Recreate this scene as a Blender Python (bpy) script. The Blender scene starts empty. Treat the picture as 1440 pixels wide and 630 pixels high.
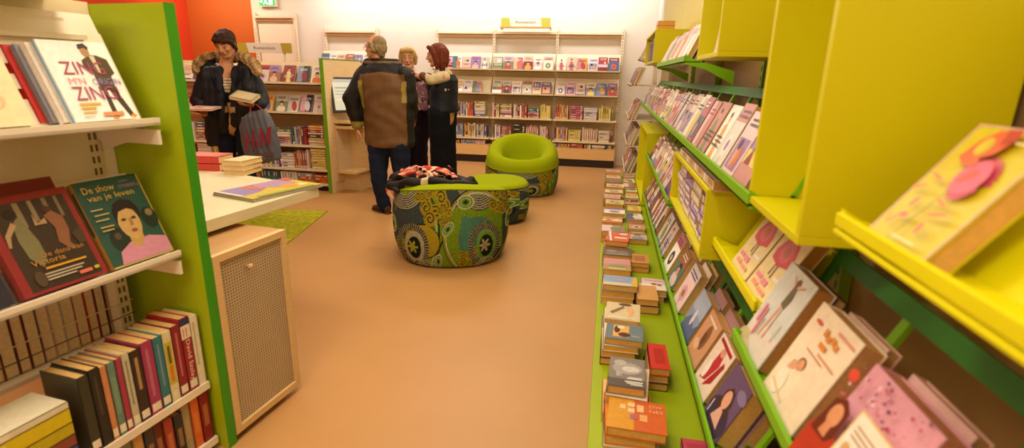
import bpy, bmesh, math, random
from mathutils import Vector, Matrix, Quaternion
import numpy as np
random.seed(7)
scene = bpy.context.scene
COL = scene.collection
PI = math.pi

# ---------------------------------------------------------------- camera numbers (1440x630 frame)
F = 740.0
CAM = Vector((0, 0, 1.38))
M3 = [[0.983587420992587, -0.06850857658654834, 0.16692022106154955],
      [0.17924551633289174, 0.2650761242791575, -0.9474205471762239],
      [0.020659867853076115, 0.9617906338030257, 0.2730053966299344]]
RM = Matrix(M3)
def ray(u, v): return RM @ Vector((u - 720, -(v - 315), -F))
def atz(u, v, z): r = ray(u, v); return CAM + r * ((z - CAM.z) / r.z)
def aty(u, v, y): r = ray(u, v); return CAM + r * ((y - CAM.y) / r.y)
def atx(u, v, x): r = ray(u, v); return CAM + r * ((x - CAM.x) / r.x)

# ---------------------------------------------------------------- colour
def s2l(c):
    c /= 255.0
    return c / 12.92 if c <= 0.04045 else ((c + 0.055) / 1.055) ** 2.4
def C(r, g=None, b=None):
    if isinstance(r, str):
        h = r.lstrip('#'); r, g, b = int(h[0:2], 16), int(h[2:4], 16), int(h[4:6], 16)
    return (s2l(r), s2l(g), s2l(b), 1.0)
def mixc(a, b, t): return tuple(a[i] * (1 - t) + b[i] * t for i in range(3)) + (1.0,)

# ---------------------------------------------------------------- materials (all take their pigment from the mesh attribute "Col")
MATS = {}
def mat(name, rough=0.5, spec=0.5, noise=0.0, nscale=30, bump=0.0, bscale=200, flat=None, metal=0.0, sheen=0.0, coat=0.0, emit=None, stretch=None):
    if name in MATS: return MATS[name]
    m = bpy.data.materials.new(name); m.use_nodes = True
    nt = m.node_tree; N = nt.nodes; L = nt.links
    b = N['Principled BSDF']
    b.inputs['Roughness'].default_value = rough
    b.inputs['Specular IOR Level'].default_value = spec
    b.inputs['Metallic'].default_value = metal
    if sheen: b.inputs['Sheen Weight'].default_value = sheen
    if coat: b.inputs['Coat Weight'].default_value = coat; b.inputs['Coat Roughness'].default_value = 0.15
    if flat is None:
        a = N.new('ShaderNodeAttribute'); a.attribute_name = 'Col'; src = a.outputs['Color']
    else:
        a = N.new('ShaderNodeRGB'); a.outputs[0].default_value = flat; src = a.outputs[0]
    tc = N.new('ShaderNodeTexCoord'); vec = tc.outputs['Object']
    if stretch:
        mp = N.new('ShaderNodeMapping'); mp.inputs['Scale'].default_value = stretch
        L.new(vec, mp.inputs['Vector']); vec = mp.outputs['Vector']
    if noise:
        n = N.new('ShaderNodeTexNoise'); n.inputs['Scale'].default_value = nscale; n.inputs['Detail'].default_value = 4
        L.new(vec, n.inputs['Vector'])
        r = N.new('ShaderNodeMapRange'); r.inputs['From Min'].default_value = 0.3; r.inputs['From Max'].default_value = 0.7
        r.inputs['To Min'].default_value = 1 - noise; r.inputs['To Max'].default_value = 1 + noise * 0.6
        L.new(n.outputs['Fac'], r.inputs['Value'])
        mx = N.new('ShaderNodeVectorMath'); mx.operation = 'SCALE'
        L.new(src, mx.inputs[0]); L.new(r.outputs['Result'], mx.inputs['Scale']); src = mx.outputs['Vector']
    L.new(src, b.inputs['Base Color'])
    if emit:
        L.new(src, b.inputs['Emission Color']); b.inputs['Emission Strength'].default_value = emit
    if bump:
        n2 = N.new('ShaderNodeTexNoise'); n2.inputs['Scale'].default_value = bscale; n2.inputs['Detail'].default_value = 3
        L.new(vec, n2.inputs['Vector'])
        bp = N.new('ShaderNodeBump'); bp.inputs['Strength'].default_value = bump; bp.inputs['Distance'].default_value = 0.002
        L.new(n2.outputs['Fac'], bp.inputs['Height']); L.new(bp.outputs['Normal'], b.inputs['Normal'])
    MATS[name] = m
    return m
PRINT = mat('printed_cover', 0.38, 0.4, 0.08, 60)
PAPER = mat('book_paper', 0.85, 0.2, 0.10, 90)
LACQ = mat('satin_lacquer', 0.42, 0.4, 0.03, 3)
METAL = mat('painted_steel', 0.45, 0.4, 0.04, 8)
WOOD = mat('light_beech', 0.5, 0.3, 0.07, 6, stretch=(1, 1, 14))
FABRIC = mat('woven_fabric', 0.95, 0.1, 0.10, 120, 0.5, 400)
CLOTH = mat('garment_cloth', 0.88, 0.15, 0.16, 22, 0.4, 120)
SHELL = mat('nylon_shell', 0.62, 0.3, 0.16, 14, 0.3, 60)
SKIN = mat('skin', 0.55, 0.35, 0.06, 18)
HAIR = mat('hair', 0.7, 0.25, 0.30, 45, 0.7, 130, stretch=(1, 1, 0.25))
FUR = mat('faux_fur', 0.95, 0.1, 0.45, 70, 1.0, 160)
PLAST = mat('smooth_plastic', 0.35, 0.5)
BAGM = mat('thin_plastic_bag', 0.45, 0.4, 0.08, 9, 0.8, 26)
SCREEN = mat('lit_screen', 0.2, 0.4, emit=0.35)
SIGNLIT = mat('lit_sign', 0.4, 0.3, emit=1.2)

# ---------------------------------------------------------------- mesh builder
class MB:
    def __init__(s): s.v = []; s.f = []; s.c = []; s.m = []
    def add(s, vs, fs, col, mi=0, T=None):
        o = len(s.v)
        if T is not None: vs = [T @ Vector(p) for p in vs]
        s.v += [tuple(p) for p in vs]
        for f in fs: s.f.append([i + o for i in f]); s.c.append(col); s.m.append(mi)
        return s
    def box(s, lo, hi, col, mi=0, T=None):
        x0, y0, z0 = lo; x1, y1, z1 = hi
        vs = [(x0,y0,z0),(x1,y0,z0),(x1,y1,z0),(x0,y1,z0),(x0,y0,z1),(x1,y0,z1),(x1,y1,z1),(x0,y1,z1)]
        return s.add(vs, [(0,3,2,1),(4,5,6,7),(0,1,5,4),(1,2,6,5),(2,3,7,6),(3,0,4,7)], col, mi, T)
    def prism(s, pts, z0, z1, col, T=None, top=True, mi=0):
        n = len(pts)
        vs = [(p[0], p[1], z0) for p in pts] + [(p[0], p[1], z1) for p in pts]
        fs = [tuple(reversed(range(n))), tuple(range(n, 2*n))] + [(i, (i+1) % n, n + (i+1) % n, n + i) for i in range(n)]
        return s.add(vs, fs, col, mi, T)
    def poly(s, pts, z, col, T=None, mi=0):
        return s.add([(p[0], p[1], z) for p in pts], [tuple(range(len(pts)))], col, mi, T)
    def tube(s, path, r, col, seg=8, T=None, cap=True, mi=0):
        P = [Vector(p) for p in path]; n = len(P)
        rs = r if isinstance(r, (list, tuple)) else [r] * n
        vs = []; prev = None
        for i in range(n):
            d = (P[min(i+1, n-1)] - P[max(i-1, 0)]).normalized()
            a = prev if prev is not None else (Vector((0, 0, 1)) if abs(d.z) < 0.9 else Vector((1, 0, 0)))
            x = (a - d * a.dot(d)).normalized(); y = d.cross(x); prev = x
            for k in range(seg):
                t = 2 * PI * k / seg
                vs.append(P[i] + (x * math.cos(t) + y * math.sin(t)) * rs[i])
        fs = []
        for i in range(n - 1):
            for k in range(seg):
                fs.append((i*seg+k, i*seg+(k+1) % seg, (i+1)*seg+(k+1) % seg, (i+1)*seg+k))
        if cap: fs += [tuple(reversed(range(seg))), tuple(range((n-1)*seg, n*seg))]
        return s.add(vs, fs, col, mi, T)
    def loft(s, st, col, seg=20, T=None, mi=0):
        """st: list of (centre, ax vector, ay vector) ellipse stations, capped"""
        vs = []; n = len(st)
        for c, ax, ay in st:
            c = Vector(c); ax = Vector(ax); ay = Vector(ay)
            for k in range(seg):
                t = 2 * PI * k / seg
                vs.append(c + ax * math.cos(t) + ay * math.sin(t))
        fs = [(i*seg+k, i*seg+(k+1) % seg, (i+1)*seg+(k+1) % seg, (i+1)*seg+k) for i in range(n-1) for k in range(seg)]
        fs += [tuple(reversed(range(seg))), tuple(range((n-1)*seg, n*seg))]
        return s.add(vs, fs, col, mi, T)
    def cap(s, a, b, ra, rb, col=(.5,.5,.5,1), seg=14):
        """tapered capsule"""
        a = Vector(a); b = Vector(b); d = (b - a)
        if d.length < 1e-6: d = Vector((0, 0, 1e-4))
        dn = d.normalized()
        h = Vector((0, 0, 1)) if abs(dn.z) < 0.9 else Vector((1, 0, 0))
        x = (h - dn * h.dot(dn)).normalized(); y = dn.cross(x)
        st = []
        for k in range(5):
            t = PI/2 * (1 - k / 4.0); q = max(math.cos(t), 0.02)
            st.append((a - dn * ra * math.sin(t), x * ra * q, y * ra * q))
        for k in range(5):
            t = PI/2 * (k / 4.0); q = max(math.cos(t), 0.02)
            st.append((b + dn * rb * math.sin(t), x * rb * q, y * rb * q))
        return s.loft(st, col, seg)
    def ball(s, c, r, col=(.5,.5,.5,1), seg=16, rings=10, T=None, R=None):
        rx, ry, rz = r if isinstance(r, (tuple, list)) else (r, r, r)
        c = Vector(c); R = R or Matrix.Identity(3)
        st = []
        for k in range(rings + 1):
            t = -PI/2 + PI * k / rings; q = max(math.cos(t), 0.02)
            st.append((c + R @ Vector((0, 0, rz * math.sin(t))), R @ Vector((rx * q, 0, 0)), R @ Vector((0, ry * q, 0))))
        return s.loft(st, col, seg, T)
    def build(s, name, mats, parent=None, smooth=False, bevel=0.0, T=None):
        me = bpy.data.meshes.new(name)
        me.from_pydata(s.v, [], s.f)
        if not isinstance(mats, (list, tuple)): mats = [mats]
        for m in mats: me.materials.append(m)
        cols = []
        for p, c in zip(me.polygons, s.c):
            cols += list(c) * p.loop_total
        ca = me.color_attributes.new('Col', 'FLOAT_COLOR', 'CORNER')
        ca.data.foreach_set('color', cols)
        me.polygons.foreach_set('material_index', s.m)
        if smooth: me.polygons.foreach_set('use_smooth', [True] * len(me.polygons))
        me.update()
        o = bpy.data.objects.new(name, me); COL.objects.link(o)
        if bevel:
            bv = o.modifiers.new('bevel', 'BEVEL'); bv.width = bevel; bv.segments = 2; bv.limit_method = 'ANGLE'
        if T is not None: o.matrix_world = T
        if parent is not None:
            o.parent = parent
        return o

def tag(o, label=None, cat=None, group=None, kind=None):
    if label: o['label'] = label
    if cat: o['category'] = cat
    if group: o['group'] = group
    if kind: o['kind'] = kind
    return o
def empty(name, loc=(0, 0, 0), rz=0, label=None, cat=None, group=None, T=None):
    o = bpy.data.objects.new(name, None); COL.objects.link(o); o.empty_display_size = 0.05
    if T is not None: o.matrix_world = T
    else: o.location = loc; o.rotation_euler = (0, 0, rz)
    return tag(o, label, cat, group)
def frame(o, x, y, z):
    x = Vector(x); y = Vector(y); z = Vector(z); o = Vector(o)
    return Matrix(((x.x, y.x, z.x, o.x), (x.y, y.y, z.y, o.y), (x.z, y.z, z.z, o.z), (0, 0, 0, 1)))
ORD = ['first', 'second', 'third', 'fourth', 'fifth', 'sixth', 'seventh', 'eighth', 'ninth', 'tenth', 'eleventh', 'twelfth',
       'thirteenth', 'fourteenth', 'fifteenth', 'sixteenth', 'seventeenth', 'eighteenth', 'nineteenth', 'twentieth', 'twenty-first',
       'twenty-second', 'twenty-third', 'twenty-fourth', 'twenty-fifth', 'twenty-sixth', 'twenty-seventh', 'twenty-eighth', 'twenty-ninth', 'thirtieth',
       'thirty-first', 'thirty-second', 'thirty-third', 'thirty-fourth', 'thirty-fifth']

# ---------------------------------------------------------------- lettering (font outlines turned into flat faces)
_TX = {}
def text_faces(body):
    if body in _TX: return _TX[body]
    cu = bpy.data.curves.new('lettering', 'FONT'); cu.body = body; cu.size = 1.0; cu.resolution_u = 2
    o = bpy.data.objects.new('lettering', cu); COL.objects.link(o)
    dg = bpy.context.evaluated_depsgraph_get()
    me = bpy.data.meshes.new_from_object(o.evaluated_get(dg))
    vs = [v.co.copy() for v in me.vertices]; fs = [tuple(p.vertices) for p in me.polygons]
    bpy.data.objects.remove(o); bpy.data.curves.remove(cu); bpy.data.meshes.remove(me)
    x0 = min(v.x for v in vs); x1 = max(v.x for v in vs); y0 = min(v.y for v in vs); y1 = max(v.y for v in vs)
    vs = [((v.x - x0) / (x1 - x0), (v.y - y0) / (y1 - y0)) for v in vs]
    _TX[body] = (vs, fs, (x1 - x0) / (y1 - y0))
    return _TX[body]

# ---------------------------------------------------------------- cover pictures: lists of ('p', points, colour) in 0..1
def R_(x0, y0, x1, y1, c): return ('p', [(x0, y0), (x1, y0), (x1, y1), (x0, y1)], c)
def E_(cx, cy, rx, ry, c, a=0, n=18):
    ca, sa = math.cos(a), math.sin(a)
    return ('p', [(cx + rx*math.cos(2*PI*k/n)*ca - ry*math.sin(2*PI*k/n)*sa, cy + rx*math.cos(2*PI*k/n)*sa + ry*math.sin(2*PI*k/n)*ca) for k in range(n)], c)
def P_(pts, c): return ('p', pts, c)
def T_(s, x0, y0, x1, y1, c): return ('t', s, x0, y0, x1, y1, c)

def add_art(mb, art, w, h, z0, T, dz=0.00025):
    z = z0
    for a in art:
        z += dz
        if a[0] == 'p':
            pts = [(p[0] * w, p[1] * h) for p in a[1]]
            ar = sum(pts[i][0]*pts[(i+1) % len(pts)][1] - pts[(i+1) % len(pts)][0]*pts[i][1] for i in range(len(pts)))
            if ar < 0: pts = pts[::-1]
            mb.poly(pts, z, a[2], T)
        else:
            vs, fs, _ = text_faces(a[1]); _, _, x0, y0, x1, y1, c = a
            mb.add([((x0 + v[0]*(x1-x0)) * w, (y0 + v[1]*(y1-y0)) * h, z) for v in vs], fs, c, 0, T)

PAL = [C(x) for x in ('#e9dcc8 #d9b8a0 #c98c86 #d7a6b4 #b8434a #8d2f3c #d9722e #e2a34a #e8d26a #c9c3b4 #8a94b4 #5e6c9c #6c4a78 #9c7ab0 '
       '#4a4038 #2f3a44 #7a8a60 #4f7a80 #f0ece4 #e6c6c8 #a86a4a #f2e2d0 #d8d0d8 #c26a80').split()]
CNAME = ['cream', 'sand', 'dusty rose', 'pink', 'red', 'maroon', 'orange', 'amber', 'yellow', 'pale grey', 'grey-blue', 'blue', 'plum', 'lilac',
         'dark brown', 'slate', 'olive', 'teal', 'white', 'blush', 'brown', 'ivory', 'pale lilac', 'raspberry']
SK = C('#d9a07c'); DK = C('#3a2a26')
def rnd_art(rg, base):
    k = rg.randrange(7); c1 = PAL[rg.randrange(len(PAL))]; c2 = PAL[rg.randrange(len(PAL))]; c3 = PAL[rg.randrange(len(PAL))]
    art = []; tx = C('#f4ead8') if sum(base[:3]) < 0.9 else PAL[rg.choice([4, 5, 12, 14, 15])]
    def title(y, n=2):
        for i in range(n):
            a = rg.uniform(.1, .25); b = rg.uniform(.7, .92)
            x = a
            while x < b:
                w = rg.uniform(.05, .13); art.append(R_(x, y - .075*i, min(x + w, b + .03), y + .035 - .075*i, tx)); x += w + .025
    if k == 0:
        art += [R_(0, 0, 1, .62, c1), E_(.5, .18, .36, .2, c2), E_(.5, .45, .15, .15, SK), P_([(.33,.42),(.34,.6),(.5,.66),(.66,.6),(.67,.42),(.6,.53),(.42,.54)], DK)]; title(.85)
    elif k == 1:
        art += [R_(0, .0, 1, .3, c1), R_(0, .3, 1, .5, c2), E_(.7, .62, .1, .08, C('#f3e3a0')), P_([(.1,.3),(.3,.55),(.5,.3)], c3)]; title(.88)
    elif k == 2:
        art += [R_(.1, .12, .9, .6, c1), E_(.38, .34, .12, .2, SK), E_(.38, .5, .11, .09, DK), E_(.64, .3, .12, .18, c2)]; title(.86)
    elif k == 3:
        art += [R_(0, .72, 1, 1, c1), E_(.5, .35, .26, .2, c2), E_(.5, .35, .12, .09, c3), P_([(.49,0),(.51,0),(.51,.2),(.49,.2)], C('#5a7a30'))]; title(.86)
    elif k == 4:
        art += [P_([(.3,0),(.35,.4),(.28,.62),(.5,.7),(.66,.55),(.6,.3),(.75,0)], c1), E_(.47, .77, .09, .085, SK), E_(.45, .83, .1, .05, DK)]; title(.42, 3)
    elif k == 5:
        art += [R_(0, 0, .45, 1, c1), E_(.6, .4, .22, .3, c2, .5), R_(.05, .05, .95, .1, c3)]; title(.8)
    else:
        art += [R_(.06, .5, .94, .94, c1), E_(.3, .7, .1, .14, SK), E_(.6, .68, .16, .1, c2), R_(.06, .06, .94, .12, c3)]; title(.4)
    return art

def add_book(mb, mp, w, h, t, cov, spn, pag, T, art=None, spine=None, board=0.0022, sticker=False):
    """mb gets boards + print, mp gets the page block (may be the same builder). local: x width (spine at -x), y height, z thickness"""
    e = 0.003
    b = min(board, t * 0.12)
    mb.box((-w/2, 0, 0), (w/2, h, b), cov, 0, T)
    mb.box((-w/2, 0, t - b), (w/2, h, t), cov, 0, T)
    mb.box((-w/2, 0, 0), (-w/2 + b, h, t), spn, 0, T)
    mp.box((-w/2 + b, e, b), (w/2 - e, h - e, t - b), pag, 1 if mp is mb else 0, T)
    if art:
        add_art(mb, art, w, h, t, T @ Matrix.Translation((-w/2, 0, 0)))
    # spine picture: u along the height (reads top to bottom), v across thickness
    if sticker: spine = (spine or []) + [R_(.85, .12, .96, .88, C('#ece2cc'))]
    if spine:
        # map: spine plane at x=-w/2, local (u->-y from top, v-> z)
        S = T @ frame((-w/2, h, 0), (0, -1, 0), (0, 0, 1), (-1, 0, 0))
        # x=(0,-1,0), y=(0,0,1): normal = (-1,0,0)
        add_art(mb, spine, h, t, 0, S)

NB = [0]
KEEP = set(n for a, b in [[2, 6], [9, 11], [35, 35], [57, 57], [59, 59], [70, 70], [86, 97], [109, 109], [130, 130], [173, 184], [193, 193], [201, 201], [225, 225], [227, 227], [238, 238], [251, 251], [257, 257], [261, 265], [267, 271], [277, 282], [290, 290], [292, 293], [295, 300], [302, 302], [305, 306], [308, 308], [345, 345], [355, 356], [358, 359], [362, 363], [365, 367], [370, 370], [372, 372], [374, 375], [408, 408], [422, 424], [426, 428], [476, 478], [480, 482], [484, 486], [488, 490], [492, 498], [500, 501], [503, 503], [506, 506], [509, 509], [511, 511], [514, 514], [516, 516], [519, 519], [521, 521], [523, 523], [527, 527], [529, 529], [531, 531], [533, 533], [535, 535], [537, 537], [539, 539], [541, 541], [543, 543], [545, 545], [547, 547], [549, 552], [554, 556], [558, 558], [560, 560], [562, 562], [564, 564], [566, 566], [568, 570], [572, 572], [574, 574], [576, 577], [579, 579], [584, 584], [595, 595], [597, 597], [599, 599], [601, 601], [603, 603], [605, 605], [607, 607], [609, 609], [611, 611], [616, 620], [622, 622], [625, 633], [635, 635], [637, 638], [651, 654], [667, 668], [681, 682], [695, 696], [710, 713], [715, 723], [726, 733], [735, 737], [739, 739], [742, 742], [744, 745], [747, 748], [750, 751], [753, 754], [756, 757], [759, 760], [762, 763], [765, 766], [768, 769], [771, 777], [779, 779], [781, 797], [800, 803], [805, 815], [819, 827], [829, 837]] for n in range(a, b + 1))
REST = MB()     # the many small, distant books beyond the 300 that show largest
def book(T, w, h, t, cov, art=None, spn=None, spine=None, pag=None, label='book', group=None, parts=False, name='book', sticker=False, board=0.0022):
    spn = spn or cov; pag = pag or C('#e4d2ae'); NB[0] += 1
    if KEEP is not None and NB[0] not in KEEP:
        add_book(REST, REST, w, h, t, cov, spn, pag, T, art, spine, board, sticker)
        return None
    I = Matrix.Identity(4)
    if parts:
        e = empty(name, T=T, label=label, cat='book', group=group)
        a = MB(); b = MB(); e['nb'] = NB[0]
        add_book(a, b, w, h, t, cov, spn, pag, I, art, spine, board, sticker)
        a.build('cover', PRINT, e); b.build('page_block', PAPER, e)
        return e
    a = MB(); add_book(a, a, w, h, t, cov, spn, pag, I, art, spine, board, sticker)
    o = a.build(name, [PRINT, PAPER]); o.matrix_world = T; o['nb'] = NB[0]
    return tag(o, label, 'book', group)

# placing frames. F_ = horizontal direction the row faces, R = viewer's right
Z3 = Vector((0, 0, 1))
def T_display(pos, Fd, lean, roll=0):
    """front cover faces Fd, leaning back by lean radians; pos = bottom centre of the BACK cover"""
    Fd = Vector(Fd).normalized(); R = (-Fd).cross(Z3)
    y = (-Fd) * math.sin(lean) + Z3 * math.cos(lean); z = R.cross(y)
    M = frame(pos, R, y, z)
    return M @ Matrix.Rotation(roll, 4, 'Z')
def T_spine(pos, Fd, w, tilt=0):
    """standing, spine faces Fd; pos = bottom of spine at its low-z side"""
    Fd = Vector(Fd).normalized(); x = -Fd; z = x.cross(Z3)
    return frame(Vector(pos) + x * w/2, x, Z3, z) @ Matrix.Rotation(tilt, 4, 'X')
def T_flat(pos, xd, rot=0):
    """lying, front up; pos = centre-bottom (y=0 edge) ; xd = reading right"""
    xd = Vector(xd).normalized(); y = Z3.cross(xd)
    return frame(pos, xd, y, Z3) @ Matrix.Rotation(rot, 4, 'Z')
# ================================================================ THE ROOM
def struct(name, mb, m, **k): o = mb.build(name, m, **k); o['kind'] = 'structure'; return o
def simple_mat(name, c, rough, noise=.03, ns=2, bump=0, bs=100, spec=.5): return mat(name, rough, spec, noise, ns, bump, bs, flat=c)
FLOORM = simple_mat('floor_linoleum', C('#c08f58'), 0.38, .07, 1.3, 0.05, 40, .35)
struct('floor', MB().box((-8, -1.5, -.05), (1.2, 9.2, 0), C('#c99f6e')), FLOORM)
WALLM = simple_mat('wall_paint_white', C('#e6dccb'), 0.8)
ORANGE = simple_mat('wall_paint_orange', C('#c8641c'), 0.7)
RED = simple_mat('wall_paint_red_orange', C('#dc4318'), 0.7)
CEILM = simple_mat('ceiling_paint', C('#e8e0d2'), 0.9)
struct('wall_back', MB().box((-6.1, 8.65, 0), (1.2, 8.8, 3)  , C('#ffffff')), WALLM)
struct('wall_back_left', MB().box((-7.34, 8.65, 0), (-6.1, 8.8, 3), C('#ffffff')), ORANGE)
struct('wall_left', MB().box((-7.5, -1.5, 0), (-7.34, 8.8, 3), C('#ffffff')), RED)
struct('wall_right', MB().box((.62, -1.5, 0), (.75, 8.65, 3), C('#ffffff')), WALLM)
struct('wall_front', MB().box((-7.5, -1.6, 0), (.75, -1.5, 3), C('#ffffff')), WALLM)
struct('ceiling', MB().box((-7.5, -1.6, 3.0), (1.2, 9.2, 3.1), C('#ffffff')), CEILM)

CREAM = C('#ecdcbc'); CREAM2 = C('#e2c99c'); BEECH = C('#dcb880'); DARK = C('#2a1c16')
LIME = C('#9cac08'); GREEN = C('#4f9a10'); YEL = C('#d4cc00')

def sign_panel(name, w, h, label, ends=C('#b8b84a'), ledge=True):
    """header sign: local x right, z up, faces -y; base at its bottom-left"""
    e = empty(name, label=label, cat='sign')
    b = MB().box((0, 0, 0), (w, .03, h), C('#e2d6c8'))
    if ledge: b.box((-.01, -.03, -.02), (w + .01, .05, 0), C('#c89a58'))
    b.build('sign_board', LACQ, e)
    T = frame((0, 0, 0), (1, 0, 0), (0, 0, 1), (0, -1, 0))
    MB().poly([(0, 0), (w*.2, 0), (w*.16, h), (0, h)], .0015, ends, T).build('end_patch', PRINT, e); MB().poly([(w*.83, 0), (w, 0), (w, h), (w*.8, h)], .0015, ends, T).build('end_patch', PRINT, e); m = MB()
    add_art(m, [T_('Romantisch', .30, .36, .70, .66, C('#8a7460'))], w, h, .002, T)
    m.build('lettering', PRINT, e)
    return e

# ---------------------------------------------------------------- wall racks
RB = random.Random(11)
def book_spine_art(rg, tx=None):
    tx = tx or rg.choice([C('#f2e6d0'), C('#2c2420'), C('#f2e6d0')])
    return [R_(.12, .35, rg.uniform(.4, .6), .65, tx)]
def rand_cov(rg, wts=None):
    i = rg.choices(range(len(PAL)), wts)[0] if wts else rg.randrange(len(PAL)); c = PAL[i]
    j = rg.uniform(.85, 1.15)
    return (min(c[0]*j, 1), min(c[1]*j, 1), min(c[2]*j, 1), 1), CNAME[i]

def rack(x0, x1, label, levels=True, yb=8.6, yf=8.28, uprights=(True, True), rail=2.02):
    e = empty('book_rack', ((x0+x1)/2, yb, 0), 0, label, 'bookcase', 'white steel wall racks')
    cx = (x0 + x1)/2
    def L(a): return (a[0]-cx, a[1]-yb, a[2])
    for k, xx in enumerate((x0, x1)):
        if not uprights[k]: continue
        m = MB().box(L((xx-.022, yb-.02, 0)), L((xx+.022, yb+.03, rail+.06)), CREAM)
        for i in range(44): m.box(L((xx-.006, yb-.0205, .12+i*.044)), L((xx+.006, yb-.019, .14+i*.044)), C('#9a8258'))
        m.build('upright', METAL, e)
    MB().box(L((x0+.02, yb-.06, rail-.03)), L((x1-.02, yb, rail)), CREAM).box(L((x0+.02, yb-.015, rail-.075)), L((x1-.02, yb+.02, rail-.03)), C('#e0ba88')).build('top_rail', METAL, e)  # beige strip below paints the shadow under the rail
    if not levels: return e
    MB().box(L((x0+.02, yb+.0, .2)), L((x1-.02, yb+.02, 1.70)), CREAM2).build('back_panel', METAL, e)
    for z in (1.45, 1.09):
        m = MB().box(L((x0+.01, yf, z-.022)), L((x1-.01, yf+.012, z+.012)), C('#e6cfa0'))
        m.box(L((x0+.01, yf, z-.022)), L((x1-.01, yf+.09, z-.01)), CREAM)
        # sloping back sheet
        m.add([L((x0+.01, yf+.085, z-.02)), L((x1-.01, yf+.085, z-.02)), L((x1-.01, yf+.22, z+.25)), L((x0+.01, yf+.22, z+.25)),
               L((x0+.01, yf+.095, z-.02)), L((x1-.01, yf+.095, z-.02)), L((x1-.01, yf+.23, z+.25)), L((x0+.01, yf+.23, z+.25))],
              [(0,1,2,3), (7,6,5,4), (3,2,6,7), (1,0,4,5), (0,3,7,4), (2,1,5,6)], CREAM)
        m.build('display_shelf', METAL, e)
    for z in (.73, .40):
        m = MB().box(L((x0+.01, yf, z-.025)), L((x1-.01, yb-.02, z)), C('#ecd8a8'))
        m.build('shelf', METAL, e)
    MB().box(L((x0+.005, yf+.01, .12)), L((x1-.005, yb-.02, .29)), C('#e6bd7e')).build('plinth', WOOD, e)
    MB().box(L((x0+.005, yf+.04, .0)), L((x1-.005, yb-.02, .12)), DARK).build('kick_board', LACQ, e)
    return e

def fill_mixed(rg, P0, Rv, Fd, length, clear, rowname, group, wts=None, depth=.15, start=0.01, dense=1.0):
    """books on a flat shelf: stacks and standing runs. P0 = left front corner (as seen), Rv right dir, Fd facing"""
    x = start; n = 0; Rv = Vector(Rv); Fd = Vector(Fd); P0 = Vector(P0)
    mode = rg.random() < .5
    while x < length - .05:
        if mode:
            w = rg.uniform(.17, .21)
            if x + w > length: mode = False; continue
            k = rg.randint(5, 8); z = 0.001; base = rand_cov(rg, wts)
            same = rg.random() < .35
            for i in range(k):
                t = rg.uniform(.022, .038)
                if z + t > clear: break
                c, cn = base if same else rand_cov(rg, wts)
                d = rg.uniform(.12, .14); ww = w - rg.uniform(0, .02)
                # lying flat, spine to the viewer
                T = frame(P0 + Rv*(x + w/2 + ww/2) + Z3*z - Fd*(d/2 + .015 + rg.uniform(0, .012)), -Fd, -Rv, Z3)
                # x=-F (spine at +F), y=-R, z= x cross y
                T = frame(P0 + Rv*(x + w/2 - ww/2) + Z3*z - Fd*(d/2 + .015 + rg.uniform(0, .012)), -Fd, Rv, (-Fd).cross(Rv)) if (-Fd).cross(Rv).z > 0 else T
                book(T, d, ww, t, c, spine=book_spine_art(rg), sticker=rg.random() < .6,
                     label=f'{cn} book, {ORD[i]} up in flat stack, {ORD[min(n,34)]} along {rowname}', group=group)
                z += t + .0005
            x += w + rg.uniform(.01, .03); n += 1
        else:
            base = rand_cov(rg, wts); same = rg.random() < .3
            for i in range(rg.randint(4, 8)):
                t = rg.uniform(.018, .036)
                if x + t > length: break
                c, cn = base if same else rand_cov(rg, wts)
                h = min(rg.uniform(.185, .225), clear - .01); d = rg.uniform(.12, .14)
                T = T_spine(P0 + Rv*x - Fd*(.015 + rg.uniform(0, .01)), Fd, d)
                zz = T.to_3x3() @ Vector((0, 0, 1))
                if zz.dot(Rv) < 0: T = frame(T.translation + Rv*t, T.to_3x3() @ Vector((1,0,0)), Z3, zz)
                book(T, d, h, t, c, spine=book_spine_art(rg), sticker=rg.random() < .7,
                     label=f'{cn} book standing spine out, {ORD[min(n,34)]} along {rowname}', group=group)
                x += t + .001; n += 1
            x += rg.uniform(.0, .02)
        mode = not mode if rg.random() < .8 else mode

def fill_display(rg, P0, Rv, Fd, length, xs, rowname, group, lean=.42, wts=None, parts=False, hh=(.2, .225), fromw='from left'):
    Rv = Vector(Rv); Fd = Vector(Fd); P0 = Vector(P0)
    for i, (x, w) in enumerate(xs):
        c, cn = rand_cov(rg, wts); h = rg.uniform(*hh); t = rg.uniform(.02, .032)
        T = T_display(P0 + Rv*(x + w/2) - Fd*(.012 + t*math.cos(lean) + .002), Fd, lean)
        book(T, w, h, t, c, rnd_art(rg, c), spine=book_spine_art(rg), parts=parts,
             label=f'{cn} face-out book, {ORD[i]} {fromw} on {rowname}', group=group)

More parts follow.
